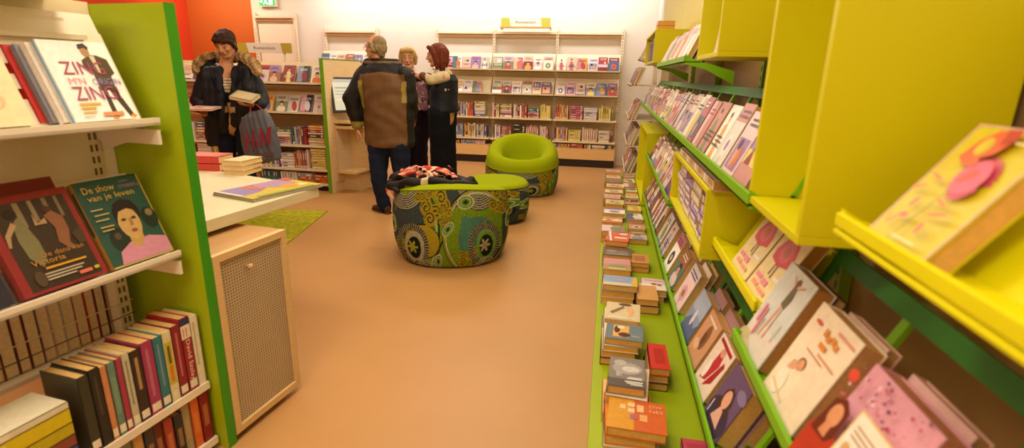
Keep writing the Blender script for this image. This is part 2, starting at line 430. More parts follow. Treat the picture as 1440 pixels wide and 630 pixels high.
LIGHTW = [6, 4, 3, 4, 2, 1, 2, 1, 1, 4, 2, 2, 1, 2, 1, 1, 1, 1, 6, 5, 1, 5, 3, 2]
SPW = [5, 3, 2, 4, 5, 2, 6, 4, 5, 2, 2, 3, 1, 2, 2, 1, 2, 3, 6, 2, 2, 4, 1, 3]
bays = [(-2.80, -1.86, 'left-hand'), (-1.86, -.86, 'middle'), (-.86, .13, 'right-hand')]
for i, (a, b, nm) in enumerate(bays):
    rack(a, b, f'{nm} bay of the long cream steel book rack on the back wall', uprights=(i == 0, True))
    for z, rn in ((1.45, 'top display shelf'), (1.09, 'lower display shelf')):
        n = 6; xs = []; x = .035
        for k in range(n):
            w = RB.uniform(.135, .155); xs.append((x, w)); x += w + ((b - a - .05) - n*.146)/(n) + RB.uniform(-.006, .006)
        xs = [q for q in xs if q[0] + q[1] < b - a - .02]
        fill_display(RB, (a, 8.28, z - .0085), (1, 0, 0), (0, -1, 0), b - a, xs, f'{rn}, {nm} back bay', f'face-out books on the back wall rack, {nm} bay', .42, LIGHTW)
    for z, rn, cl in ((.73, 'upper shelf', .30), (.40, 'lower shelf', .28), (.29, 'base board', .075)):
        fill_mixed(RB, (a + .03, 8.285, z), (1, 0, 0), (0, -1, 0), b - a - .06, cl, f'{rn}, {nm} back bay', f'books on the flat shelves of the {nm} back bay', SPW)
# rack behind the kiosk, rack beside the doorway
rack(-4.75, -3.84, 'cream steel book rack on the back wall behind the computer kiosk')
xs = [(.04 + .145*k, .135) for k in range(6)]
fill_display(RB, (-4.75, 8.28, 1.4415), (1, 0, 0), (0, -1, 0), .9, xs, 'the rack behind the kiosk', 'face-out books on the rack behind the kiosk', .42, LIGHTW)
rack(-6.02, -5.28, 'empty cream steel rack beside the orange wall', levels=False, rail=2.24)
s = sign_panel('header_sign', .76, .13, 'long cream header sign lettered Romantisch above the back wall rack'); s.location = (-1.72, 8.42, 2.085)
MB().box((-.01, .0, -.04), (.01, .15, .0), CREAM).box((.75, .0, -.04), (.77, .15, .0), CREAM).build('bracket', METAL, s)
# emergency exit sign
p = aty(377, 4, 8.6)
e = empty('exit_sign', (p.x, 8.63, p.z - .06), 0, 'small green and white emergency exit sign high on the wall', 'sign')
MB().box((-.16, -.06, -.0), (.16, 0, .16), C('#e9e2d0')).build('housing', PLAST, e)
m = MB(); T = frame((-.145, -.062, .012), (1, 0, 0), (0, 0, 1), (0, -1, 0))
add_art(m, [R_(0, 0, 1, 1, C('#3c9a58')), R_(.62, .12, .85, .88, C('#f4f8f0')), E_(.42, .78, .045, .1, C('#f4f8f0')),
            P_([(.36,.66),(.46,.66),(.5,.4),(.58,.16),(.52,.12),(.42,.36),(.3,.14),(.25,.2),(.36,.42)], C('#f4f8f0')),
            P_([(.05,.5),(.17,.72),(.17,.58),(.24,.58),(.24,.42),(.17,.42),(.17,.28)], C('#f4f8f0'))], .29, .135, 0, T, .0006)
m.build('pictogram', SIGNLIT, e)
# white door leaf behind the empty rack
o = MB().box((-5.98, 8.615, .0), (-5.30, 8.65, 2.12), C('#efe3cc')).build('door_1', LACQ); o['kind'] = 'structure'

# ================================================================ BOOKCASE + KIOSK (centre left)
BX0, BX1, BY = -5.3, -3.17, 5.62
e = empty('bookcase', ((BX0+BX1)/2, BY+.35, 0), 0, 'double-sided cream bookcase with romance books behind the woman in the fur-trimmed coat', 'bookcase')
cx, cy = (BX0+BX1)/2, BY+.35
def L(a): return (a[0]-cx, a[1]-cy, a[2])
MB().box(L((BX0, BY+.34, .1)), L((BX1, BY+.36, 1.46)), CREAM2).build('back_panel', METAL, e)
for xx in (BX0+.02, -4.25, BX1-.03):
    m = MB().box(L((xx-.02, BY+.32, 0)), L((xx+.02, BY+.38, 1.5)), CREAM); m.build('upright', METAL, e)
for z in (1.235, .905):
    m = MB().box(L((BX0, BY, z-.022)), L((BX1, BY+.012, z+.014)), CREAM).box(L((BX0, BY, z-.022)), L((BX1, BY+.1, z-.01)), CREAM)
    m.add([L((BX0, BY+.1, z-.02)), L((BX1, BY+.1, z-.02)), L((BX1, BY+.21, z+.23)), L((BX0, BY+.21, z+.23)),
           L((BX0, BY+.11, z-.02)), L((BX1, BY+.11, z-.02)), L((BX1, BY+.22, z+.23)), L((BX0, BY+.22, z+.23))],
          [(0,1,2,3), (7,6,5,4), (3,2,6,7), (1,0,4,5), (0,3,7,4), (2,1,5,6)], CREAM2)
    m.build('display_shelf', METAL, e)
for z in (.54, .26, .09):
    MB().box(L((BX0, BY, z-.025)), L((BX1, BY+.34, z)), CREAM).build('shelf', METAL, e)
MB().box(L((BX0, BY+.04, 0)), L((BX1, BY+.34, .065)), DARK).build('kick_board', LACQ, e)
RC = random.Random(5)
for z, rn in ((1.235, 'top display shelf'), (.905, 'lower display shelf')):
    xs = []; x = BX1 - BX0 - .17
    while x > .2:
        w = RC.uniform(.13, .155); xs.append((x, w)); x -= w + RC.uniform(.012, .03)
    fill_display(RC, (BX0, BY, z - .0085), (1, 0, 0), (0, -1, 0), 2, xs, f'its {rn}', 'face-out romance books left of the kiosk', .42, fromw='leftwards from the kiosk', wts=
                 [3,4,3,2,2,2,4,4,1,4,2,1,1,1,4,3,2,2,2,2,4,2,1,1])
for z, cl, rn in ((.54, .26, 'top flat shelf'), (.26, .245, 'middle flat shelf'), (.09, .13, 'bottom shelf')):
    fill_mixed(RC, (BX1 - .045, BY + .005, z), (-1, 0, 0), (0, -1, 0), BX1 - BX0 - .08, cl, f'{rn} leftwards from kiosk', 'books on the flat shelves left of the kiosk', SPW)
s = sign_panel('header_sign', .70, .112, 'cream header sign lettered Romantisch on top of the left bookcase', C('#b9a23a'), False); s.location = (-4.375, BY+.25, 1.565)
s.scale = (1, 1, 1)
MB().box((.1, .01, -.12), (.12, .03, 0), CREAM).box((.58, .01, -.12), (.6, .03, 0), CREAM).build('bracket', METAL, s)

# kiosk end panel: runs away from us and slightly right
K0 = Vector((-3.12, 5.55, 0)); kd = Vector((.12, 1, 0)).normalized(); kn = Vector((kd.y, -kd.x, 0))
K = empty('computer_kiosk', label='beech catalogue kiosk with a green edge and a built-in screen', cat='kiosk', T=frame(K0, kn, kd, Z3))
MB().box((-.03, 0, 0), (0, .74, 1.50), C('#eccd9c')).build('panel', WOOD, K)
MB().box((-.036, -.012, 0), (.006, 0, 1.506), C('#6da816')).box((-.036, -.012, 1.50), (.006, .74, 1.508), C('#6da816')).build('edge_trim', LACQ, K)
MB().box((0, .12, .80), (.20, .74, .83), C('#ecca92')).build('keyboard_shelf', WOOD, K, bevel=.003)
m = MB().box((0, .1, .12), (.02, .74, .78), C('#e2bf8a'))
m.box((0, .12, .74), (.26, .74, .77), C('#ecca92')).box((0, .12, .22), (.26, .74, .25), C('#ecca92')).box((0, .40, .22), (.34, .74, .77), C('#e6c48e'))
m.box((.02, .13, .25), (.025, .40, .74), C('#e4cba4'))
m.build('cabinet', WOOD, K, bevel=.003)
MB().box((0, .25, .0), (.22, .74, .2), C('#e6c48e')).build('base', WOOD, K)
mon = MB().box((-.02, -.21, -.01), (.02, .21, .39), C('#221c1c')).build('monitor', PLAST, K, bevel=.004)
mon.matrix_parent_inverse = Matrix.Identity(4)
mon.matrix_basis = Matrix.Translation((.16, .26, .93)) @ Matrix.Rotation(math.radians(-38), 4, 'Z') @ Matrix.Rotation(math.radians(-14), 4, 'Y')
sm = MB(); T = frame((.021, -.19, .015), (0, 1, 0), (0, 0, 1), (1, 0, 0))
add_art(sm, [R_(0, 0, 1, 1, C('#cfd2c4')), R_(0, .9, 1, 1, C('#aab4b0')), R_(.06, .7, .6, .74, C('#8f9a94')), R_(.06, .6, .8, .63, C('#a8b0a4')), R_(.06, .5, .7, .53, C('#a8b0a4')), R_(.06, .3, .4, .36, C('#e4ddc0'))], .38, .35, 0, T)
sc = sm.build('screen', SCREEN, mon)
MB().box((.0, .2, .93), (.13, .28, .99), C('#221c1c')).build('monitor_arm', PLAST, K)
# ================================================================ RIGHT WALL: lime platform, green display shelves, yellow boxes
FX = Vector((-1, 0, 0))
LX = .33
DGREEN = C('#2f7a1c'); BGREEN = C('#7cb812')
def platform(y0, y1):
    e = empty('display_platform', (.15, y0, 0), 0, 'low lime green platform under the right-hand display wall', 'platform')
    MB().box((-.145, 0, .27), (.215, y1 - y0, .30), C('#9aae0a')).build('top_board', LACQ, e, bevel=.003)
    MB().box((-.145, 0, 0), (-.125, y1 - y0, .27), C('#6f9d0c')).build('front_board', LACQ, e)
    MB().box((-.125, 0.02, 0), (.41, y1 - y0, .268), C('#5b8408')).build('base', LACQ, e)
platform(.9, 6.2)

def display_tray(y0, y1, z, label, c=BGREEN, cg=DGREEN, lean=.42, grid=True, depth=.075, height=.27, lipx=LX, sheet=None, liph=.024, group='sloping display shelves on the right wall', cat='shelf'):
    """front lip at lipx, bottom tray, sloping back (open grid or closed sheet), end brackets back to the wall"""
    e = empty('display_shelf', (lipx, y0, z), 0, label, cat, group); n = y1 - y0
    MB().box((-.006, 0, -liph), (.003, n, .006), c).box((-.006, 0, -.024), (depth, n, -.018), c).build('lip', METAL, e, bevel=.001)
    sl, cl = math.sin(lean), math.cos(lean)
    T = frame((depth, 0, -.02), (0, 1, 0), (sl, 0, cl), (cl, 0, -sl))    # x along wall, y up the slope, z into the wall
    m = MB()
    if sheet:
        m.box((0, 0, 0), (n, height, .012), sheet, 0, T); m.box((0, height - .0, -.0), (n, height + .012, .03), sheet, 0, T)
        m.build('back_sheet', METAL, e)
    elif grid:
        m.box((0, height - .035, 0), (n, height, .012), cg, 0, T).box((0, .14, 0), (n, .150, .006), cg, 0, T).box((0, .0, 0), (n, .03, .012), cg, 0, T)
        k = max(1, round(n / .27))
        for i in range(k + 1):
            x = i * (n - .022) / k
            m.box((x, 0, .001), (x + .022, height, .011), c if i % 2 == 0 else cg, 0, T)
        m.build('back_grid', METAL, e)
    for yy in (0.0, n - .012):
        b = MB(); w = .555 - lipx
        b.add([(0, yy, -.03), (.0, yy, .012), (.03, yy, -.005), (w, yy, -.06), (w, yy, -.12), (.10, yy, -.055),
               (0, yy+.012, -.03), (.0, yy+.012, .012), (.03, yy+.012, -.005), (w, yy+.012, -.06), (w, yy+.012, -.12), (.10, yy+.012, -.055)],
              [(0,1,2,3,4,5), (11,10,9,8,7,6), (0,6,7,1), (1,7,8,2), (2,8,9,3), (3,9,10,4), (4,10,11,5), (5,11,6,0)], c)
        b.build('bracket', METAL, e)
    return e

def display_box(y0, y1, z0, z1, label, x0=LX, x1=.60, t=.016, c=YEL, group='yellow display boxes'):
    e = empty('display_box', (x0, y0, z0), 0, label, 'shelf box', group); d = x1 - x0; w = y1 - y0; h = z1 - z0
    MB().box((0, 0, 0), (d, w, t), c).build('bottom_board', LACQ, e, bevel=.0015)
    MB().box((0, 0, h - t), (d, w, h), c).build('top_board', LACQ, e, bevel=.0015)
    MB().box((0, 0, t), (d, t, h - t), c).build('side_board', LACQ, e, bevel=.0015)
    MB().box((0, w - t, t), (d, w, h - t), c).build('side_board', LACQ, e, bevel=.0015)
    MB().box((d - .01, t, t), (d, w - t, h - t), c).build('back_board', LACQ, e)
    return e

display_box(.928, 1.27, 1.11, 1.95, 'large empty tall yellow wall box nearest the camera')
display_box(1.87, 2.30, 1.45, 2.1, 'yellow wall box high on the right wall holding one face-out book')
display_box(4.72, 5.90, 1.50, 1.765, 'small far yellow wall box with books inside and one on top')
display_box(1.76, 2.69, .795, 1.035, 'low wide yellow wall box with stacked lilac books inside')
display_box(4.60, 5.75, .305, .93, 'tall yellow box standing at the far end of the green platform')
# yellow wall panels behind the upper boxes
for y0, y1, n in ((.9, 2.9, 'nearest the camera'), (2.9, 5.0, 'in the middle'), (5.0, 7.3, 'furthest from the camera')):
    tag(MB().box((.602, y0 + .002, 1.50), (.618, y1 - .002, 2.6), C('#e2d440')).build('backing_panel', LACQ), f'tall yellow wall panel behind the upper boxes, the one {n}', 'wall panel', 'yellow wall panels')
for y0, y1, n in ((-.3, 1.9, 'nearest the camera'), (1.9, 4.1, 'in the middle'), (4.1, 6.2, 'furthest from the camera')):  # brown sheets put the shade behind the shelves into the wall colour
    tag(MB().box((.614, y0 + .002, 0.02), (.619, y1 - .002, 1.497), C('#96784a')).build('backing_panel', LACQ), f'added brown sheet as shaded wall behind the green shelves, the one {n}', 'wall panel', 'brown sheets for wall shade')
# uprights carrying the shelves
for i, yy in enumerate((.35, 1.35, 2.32, 3.3, 4.3)):
    m = MB().box((.585, yy - .02, 0), (.612, yy + .02, 1.48), C('#7fa01c'))
    for k in range(30): m.box((.584, yy - .005, .35 + k*.038), (.5855, yy + .005, .37 + k*.038), C('#2c3a10'))
    tag(m.build('shelf_upright', METAL), f'green slotted steel upright on the right wall, {ORD[i]} one counted from the camera', 'upright', 'green wall uprights')

display_tray(.30, 1.215, .805, 'green grid shelf nearest the camera carrying three large face-out books', depth=.085, height=.27)
display_tray(2.72, 4.5, .775, 'green grid shelf beyond the low yellow box')
display_tray(1.22, 4.5, .445, 'long lowest green grid shelf just above the platform', height=.25)
display_tray(1.25, 5.95, 1.125, 'long green grid shelf of leaning books running behind the large yellow box')
display_tray(2.66, 4.2, 1.475, 'highest short green shelf with an orange book', height=.22)
display_tray(-.25, .80, 1.195, 'yellow sloping display shelf holding the yellow flower book', c=C('#e8e000'), sheet=C('#e4dc00'), lean=.72, depth=.07, height=.235, lipx=.335, liph=.012)
display_tray(1.222, 1.745, .875, 'small yellow sloping shelf with pink flower books under the large box', c=C('#e8e000'), sheet=C('#d8d000'), lean=.5, height=.16, lipx=.37)

RR = random.Random(21)
def wall_book(y, z, w, h, t, cov, art, label, lean=.42, lipx=LX, off=0, group=None, parts=True, spine=None, spn=None, roll=0, pag=None):
    """y = centre along the wall; off = thickness of what already stands in front"""
    s, c = math.sin(lean), math.cos(lean)
    x = lipx + .008 + t * c + off / c
    T = T_display((x, y, z - .021 + .0 ), FX, lean, roll)
    return book(T, w, h, t, cov, art, spn, spine, pag, label, group, parts)
W = C('#f4eee4'); BK = C('#2b2320')
# --- near green shelf, three big covers with more books behind each
girl = [R_(0,0,1,1,C('#cfd2cc')), R_(0,.0,1,.35,C('#e0d6cc')), E_(.1,.05,.22,.12,C('#c9b98c')), E_(.3,.02,.2,.06,C('#d8c8a0')),
        P_([(.46,.62),(.62,.60),(.66,.74),(.60,.86),(.50,.86),(.48,.74)], C('#6f6450')), P_([(.40,.22),(.45,.22),(.53,.62),(.48,.62)], C('#d9a98c')), P_([(.56,.24),(.60,.25),(.60,.60),(.56,.60)], C('#d9a98c')),
        E_(.56,.90,.055,.04,C('#7a5034')), P_([(.60,.84),(.78,.90),(.79,.92),(.60,.88)], C('#d9a98c')), P_([(.5,.84),(.36,.93),(.38,.94),(.52,.87)], C('#d9a98c')),
        R_(.14,.30,.20,.52,C('#e48aa0')), R_(.24,.16,.29,.5,C('#e48aa0')), R_(.33,.2,.36,.4,C('#b8a4a0')), R_(.82,.3,.85,.5,C('#c9c4ba'))]
wall_book(1.125, .80, .155, .215, .040, C('#d8d2c6'), girl, 'pale book showing a leaping girl in a grey dress on the nearest green shelf', pag=C('#b07a3c'))
oran = [R_(0,0,1,1,C('#efdcc0')), E_(.3,.25,.28,.22,C('#f2e4c8')), E_(.4,.47,.085,.06,C('#5a2a1a')), E_(.4,.46,.065,.055,C('#e0a074')), P_([(.3,.36),(.36,.40),(.30,.46),(.22,.44),(.2,.34)], C('#e0a884')), R_(.36,.40,.42,.44,C('#d89a70')),
        E_(.25,.2,.12,.14,C('#f4ead4')), P_([(.1,.15),(.5,.08),(.52,.1),(.12,.18)], C('#e2c99c')), E_(.2,.85,.08,.02,C('#d85a3a')),
        T_('Orange', .36, .80, .86, .86, C('#d88a3a')), T_('tulip', .36, .71, .70, .76, C('#d88a3a')), R_(.52,.64,.92,.66,C('#cf9a6a')), R_(.3,.60,.7,.615,C('#c48a6a')), R_(.6,.90,.95,.925,C('#d8907a'))]
oran = [a for a in oran if a[0] != 't'] + [R_(.40,.80,.47,.87,C('#d88a3a')), R_(.49,.78,.56,.84,C('#d88a3a')), R_(.58,.80,.66,.86,C('#d88a3a')), R_(.68,.78,.75,.84,C('#d88a3a')), R_(.45,.70,.6,.75,C('#d88a3a'))]
wall_book(.918, .80, .168, .205, .040, C('#efdcc0'), oran, 'cream book with a small red-haired face lying in white on the nearest green shelf', pag=C('#c9965c'))
pk = [R_(0,0,1,1,C('#e3a2b4'))]
rg = random.Random(3)
for i in range(90):
    x, y = rg.random(), .40 + .6*rg.random(); r = rg.uniform(.006, .022)
    pk.append(E_(x, y, r, r*.75, rg.choice([C('#b8344a'), C('#8c4a6a'), C('#f0c8d4'), C('#6a5070'), C('#c86a84')]), 0, 8))
D = .12
pk += [P_([(.0,0),(.0,.22+D),(.1,.34+D),(.3,.36+D),(.42,.28+D),(.46,0)], C('#b83a24')), P_([(.04,.2+D),(.08,.52+D),(.22,.58+D),(.34,.52+D),(.36,.3+D),(.3,.22+D)], C('#6a2c18')), E_(.21,.42+D,.09,.10,C('#dc9a70')), P_([(.15,.24+D),(.27,.24+D),(.26,.36+D),(.17,.36+D)], C('#d89068')),
       R_(.42,.28,.90,.76,C('#e2b87c')), R_(.44,.30,.88,.74,C('#f4ead8')),
       R_(.5,.64,.82,.655,C('#b49070')), R_(.5,.60,.76,.615,C('#b49070')), R_(.5,.56,.8,.575,C('#b49070')),
       E_(.55,.47,.05,.05,C('#d8b074')), E_(.66,.49,.04,.045,C('#d8b074')), E_(.76,.47,.05,.03,C('#d8b074')), E_(.6,.38,.07,.03,C('#d8b074')), E_(.73,.38,.05,.04,C('#d8b074')), E_(.1,.86,.07,.05,C('#d84a38'))]
wall_book(.700, .80, .172, .198, .042, C('#e3a2b4'), pk, 'pink confetti-patterned book with a woman in red on the nearest green shelf', pag=C('#c08058'))
wall_book(.515, .80, .16, .19, .035, C('#e0946a'), [R_(0,0,1,.6,C('#d98a60')), E_(.45,.75,.25,.08,C('#7a5a4a')), R_(.1,.3,.8,.34,C('#f0d8b8'))], 'salmon book at the bottom right corner on the nearest green shelf', pag=C('#d8b080'))
for j, (yc, cols) in enumerate(((1.12, ['#3a2420', '#4a2e22']), (.915, ['#e4c0b0', '#e8cdb8']), (.70, ['#e6b8b4', '#ecd2bc']), (.50, ['#e8c4b0', '#dfc0b0']))):
    off = .046; cols = cols[:1]
    for k, cc in enumerate(cols):
        nm = {'#3a2420': 'dark brown', '#4a2e22': 'brown', '#e4c0b0': 'blush', '#e8cdb8': 'cream', '#e6b8b4': 'pink', '#ecd2bc': 'ivory', '#e8c4b0': 'peach', '#dfc0b0': 'rosy beige'}[cc]
        wall_book(yc + .012, .80, .145, .196, .024, C(cc), None, f'{nm} book directly behind the {["leaping girl", "red-haired face", "pink confetti", "salmon"][j]} book', off=off, parts=False, pag=C('#c89a64'), group='books standing behind the large covers')
        off += .032
# --- yellow shelf: three copies of the pink flower book
pf = [R_(0,0,1,1,C('#eed8a0')), R_(0,0,1,.30,C('#ecd69a')), P_([(.12,.62),(.16,.5),(.5,.46),(.86,.52),(.84,.66),(.72,.80),(.56,.92),(.40,.93),(.26,.82)], C('#d8485a')), E_(.5,.66,.22,.14,C('#e06a70')), E_(.5,.66,.10,.07,C('#c86a50')),
      P_([(.42,.32),(.455,.32),(.46,.48),(.43,.48)], C('#7a4030')), P_([(.54,.30),(.575,.30),(.56,.48),(.53,.48)], C('#7a4030')), R_(.66,.32,.96,.36,W),
      R_(.1,.20,.34,.26,C('#e88aa0')), R_(.4,.18,.64,.26,C('#e88aa0')), R_(.14,.10,.40,.16,C('#e89a80')), R_(.46,.09,.8,.14,C('#e89a80'))]
for i, (yc, l) in enumerate(((1.455, 'further of two'), (1.285, 'nearer of two'))):
    wall_book(yc, .875, .158, .20, .032, C('#eed8a0'), pf, f'cream book with a big pink flower hat, {l} on the small yellow shelf', lean=.5, lipx=.37, pag=C('#b8863c'), group='pink flower books on the small yellow shelf')
# --- yellow flower book on the near yellow shelf
fl = [R_(0,0,1,1,C('#d2c020')), R_(0,.0,.02,1,C('#e8b8a0')), R_(0,0,1,.012,C('#e8b8a0')), R_(0,.988,1,1,C('#e8b8a0')), R_(.98,0,1,1,C('#e8b8a0'))]
for k in range(22):
    a = 2*PI*k/22; fl.append(E_(.62 + .13*math.cos(a), .60 + .105*math.sin(a), .085, .022, C('#e05a78'), a*.9, 10))
fl += [E_(.62,.60,.17,.135,C('#e4607e')), E_(.58,.60,.09,.035,C('#e0502c'), .6), P_([(.43,.0),(.45,.0),(.56,.48),(.54,.49)], C('#9a8a20')),
       P_([(.25,.72),(.3,.86),(.42,.95),(.56,.95),(.66,.88),(.6,.78),(.5,.74),(.54,.68),(.4,.66)], C('#e0642c')), E_(.42,.82,.075,.07,C('#c8c030')), E_(.42,.82,.05,.05,C('#d2c020')), P_([(.56,.84),(.7,.9),(.66,.97),(.5,.96)], C('#b83a20')),
       P_([(.22,.12),(.26,.13),(.36,.24),(.33,.24)], C('#dc6a60')), P_([(.23,.12),(.2,.2),(.18,.2)], C('#dc6a60')), E_(.33,.33,.025,.05,C('#e0606c'), -.4, 10), E_(.38,.22,.05,.02,C('#e0606c'), .3, 10), E_(.70,.18,.025,.05,C('#e0606c'), .2, 10), E_(.2,.44,.09,.012,C('#dc7a50'), .3), E_(.3,.54,.1,.012,C('#dc7a50'), -.2), E_(.74,.30,.12,.014,C('#e08040'), .2), E_(.66,.38,.09,.012,C('#e08040'), -.2), R_(.5,.06,.85,.075,C('#e8e0a0')), R_(.74,.86,.96,.875,C('#e6dc90'))]
wall_book(.672, 1.195, .132, .175, .030, C('#d2c020'), fl, 'yellow book with a large pink flower and orange woman on the near yellow shelf', lean=.62, lipx=.335, pag=C('#dca860'))
wall_book(.30, 1.195, .15, .21, .03, C('#e8d8b0'), rnd_art(RR, C('#e8d8b0')), 'cream book at the near end of the near yellow shelf', lean=.56, lipx=.335)
# --- lowest green shelf: covers and stacks
pur = [R_(0,0,1,1,C('#6a5276')), E_(.5,.2,.5,.3,C('#40304c')), P_([(.25,.3),(.28,.6),(.45,.74),(.62,.72),(.72,.55),(.7,.3)], C('#4a3020')), E_(.48,.52,.15,.16,C('#e0a890')), P_([(.3,.1),(.45,.38),(.6,.36),(.75,.1)], C('#e0b0a0')), E_(.85,.8,.2,.1,C('#8a78a4')), R_(.1,.06,.14,.3,C('#d8c8d8'))]
rwd = [R_(0,0,1,1,C('#ecd8c8')), P_([(.2,.1),(.5,.2),(.7,.6),(.6,.85),(.4,.8),(.35,.5)], C('#c02838')), E_(.52,.8,.12,.08,C('#d89a80')), P_([(.5,.1),(.8,.3),(.9,.7),(.8,.75)], C('#a82030')), E_(.3,.35,.1,.2,W), R_(.1,.88,.9,.95,C('#a82030'))]
brn = [R_(0,0,1,1,C('#d09a74')), E_(.55,.55,.18,.28,C('#8a5a3c')), E_(.5,.5,.1,.15,C('#6a4030')), R_(.1,.85,.8,.9,C('#ecd8c0')), E_(.3,.3,.2,.1,C('#e0b890'))]
blu = [R_(0,0,1,1,C('#8a9cc0')), R_(0,.55,1,1,C('#a8b4cc')), P_([(.0,.2),(.4,.5),(.8,.3),(1,.45),(1,0),(0,0)], C('#5a6a94')), E_(.5,.45,.1,.2,C('#d8d4dc'))]
for i, (yc, art, cc, lab, t) in enumerate(((1.355, pur, '#6a5276', 'purple book with a dark-haired woman', .050), (1.545, rwd, '#ecd8c8', 'book with red and white dancers', .045),
                                        (1.735, brn, '#d09a74', 'tan book with a brown figure', .035), (1.925, blu, '#8a9cc0', 'blue-grey landscape book', .035))):
    wall_book(yc, .44, .160, .18, t, C(cc), art, lab + ' on the lowest green shelf', pag=C('#cfa05c'))
    wall_book(yc - .01, .44, .150, .20, .03, C('#b88a8c'), None, f'book behind the {lab} on the lowest green shelf', off=t + .004, parts=False, pag=C('#cfa05c'), group='books standing behind covers on the lowest green shelf')
yy = 2.13; k = 0
for yc, n, w in ((2.20, 4, .16), (2.42, 3, .15), (2.66, 3, .16), (2.9, 3, .15), (3.12, 2, .16), (3.34, 3, .15), (3.56, 2, .15), (3.78, 3, .15), (4.0, 2, .15), (4.22, 2, .15), (4.42, 2, .13)):
    off = 0
    for j in range(n):
        c, cn = rand_cov(RR, [3,6,6,3,1,1,3,2,1,5,1,1,2,2,3,1,1,1,3,6,6,4,2,2]); t = RR.uniform(.026, .042)
        wall_book(yc + RR.uniform(-.01, .01) + .012*j, .44, w, RR.uniform(.185, .205), t, c, rnd_art(RR, c) if j == 0 else None,
                  f'{cn} book, {["front", "second", "third", "last"][j]} in the {ORD[k]} leaning pile beyond the blue-grey landscape book', off=off, parts=j == 0, pag=C('#cfa868'), group='leaning piles on the lowest green shelf')
        off += t + .002
    k += 1
# --- shelf beyond low yellow box
yc = 2.81; k = 0
while yc < 4.45:
    off = 0
    for j in range(2):
        c, cn = rand_cov(RR, [4,6,6,3,1,1,2,2,1,5,1,1,1,2,1,1,1,1,4,6,4,4,2,1]); t = RR.uniform(.02, .036)
        wall_book(yc, .77, .142, RR.uniform(.19, .21), t, c, rnd_art(RR, c) if j == 0 else None, f'{cn} book, {["front", "rear"][j]} of the {ORD[k]} pair on the shelf beyond the low yellow box', off=off, parts=False, pag=C('#cfa868'), group='books on the green shelf beyond the low yellow box')
        off += t + .002
    yc += .165; k += 1
# --- long shelf at chest height
yc = 1.36; k = 0
while yc < 5.9:
    w = RR.uniform(.125, .15); off = 0; n = RR.choice([1, 2, 2, 3])
    for j in range(n):
        c, cn = rand_cov(RR, [6,5,4,6,1,0,2,1,1,5,1,0,1,4,0,0,1,0,6,8,3,6,4,2]); t = RR.uniform(.020, .038)
        wall_book(yc + w/2, 1.12, w, RR.uniform(.195, .215), t, c, rnd_art(RR, c) if j == 0 else None, f'{cn} book, {["front", "second", "third"][j]} in {ORD[k]} place from the camera, chest-high green shelf', off=off, parts=yc < 2.6 and j == 0, pag=C('#d0a458'), group='books leaning on the long chest-high green shelf')
        off += t + .002
    yc += w + RR.uniform(.004, .03); k += 1
# --- highest green shelf
yc = 2.74; k = 0
while yc < 4.1:
    w = RR.uniform(.12, .145)
    for j in range(2):
        c, cn = rand_cov(RR, [6,5,4,5,0,0,1,1,1,4,0,0,0,4,0,0,2,0,8,6,1,5,4,1])
        if k == 3 and j == 0: c, cn = C('#e08a2c'), 'bright orange'
        t = RR.uniform(.022, .034)
        wall_book(yc + w/2, 1.47, w, RR.uniform(.19, .215), t, c, None if j else [R_(.1,.75,.9,.9,PAL[RR.choice([0,3,18,19])]), R_(.1,.1,.7,.2,PAL[RR.choice([3,4,18,0])])], f'{cn} book, {["front", "rear"][j]} of the {ORD[k]} pair on the highest green shelf', off=j*.037, parts=False, pag=C('#d0a458'), group='books on the highest green shelf')
    yc += w + .012; k += 1
# --- books in and on boxes
wall_book(2.08, 1.487, .17, .235, .03, C('#e8c8c0'), [R_(.1,.55,.9,.92,C('#eadce0')), R_(.15,.1,.85,.35,C('#f2e4b8')), E_(.5,.45,.25,.12,C('#dc8a98'))], 'pale pink book standing face out inside the high yellow box', lean=.12, lipx=.36)
for k in range(4):     # lying on the low box top, spines out
    t = .034; z = 1.036
    y = 1.83 + .215*k; d = .135
    book(frame((LX + .012 + d/2, y + .10, z), (1, 0, 0), (0, -1, 0), (0, 0, -1)) @ Matrix.Translation((0, 0, -t)), d, .20, t, C('#e2c4a8'), spine=[R_(.1,.2,.5,.8,C('#c48a78')), R_(.75,.1,.92,.9,W)], pag=C('#c89a50'),
         label=f'cream book lying on top of the low yellow box, {ORD[k]} from the camera', group='books lying on the low yellow box', parts=k == 0)
k = 0; y = 1.80
while y < 2.62:
    z = .812
    n = RR.choice([4, 5, 5]); wst = RR.uniform(.185, .2)
    for j in range(n):
        c, cn = RR.choice([(C('#b79ad0'), 'lilac'), (C('#c8a8d0'), 'pale violet'), (C('#e4c4cc'), 'blush'), (C('#e8d6b4'), 'cream'), (C('#b79ad0'), 'lilac')]); t = RR.uniform(.028, .038)
        if z + t > 1.015: break
        d = .13
        book(frame((LX + .02 + RR.uniform(0, .015) + d/2, y + wst, z + t), (1, 0, 0), (0, -1, 0), (0, 0, -1)), d, wst - .005, t, c, spine=[R_(.1,.3,.6,.7,W), R_(.78,.1,.94,.9,C('#efe4d0'))], pag=C('#d8b070'),
             label=f'{cn} book, {ORD[j]} up in the {ORD[k]} stack inside the low yellow box', group='stacked books inside the low yellow box')
        z += t + .0005
    y += wst + .02; k += 1
for k in range(12):
    t = .03; c, cn = rand_cov(RR, LIGHTW); y = 4.78 + k*.085
    book(T_spine((LX + .02, y + t, 1.517), FX, .13), .13, RR.uniform(.18, .21), t, c, spine=book_spine_art(RR), label=f'{cn} book standing inside the small far yellow box, {ORD[k]} from the camera', group='books inside the small far yellow box')
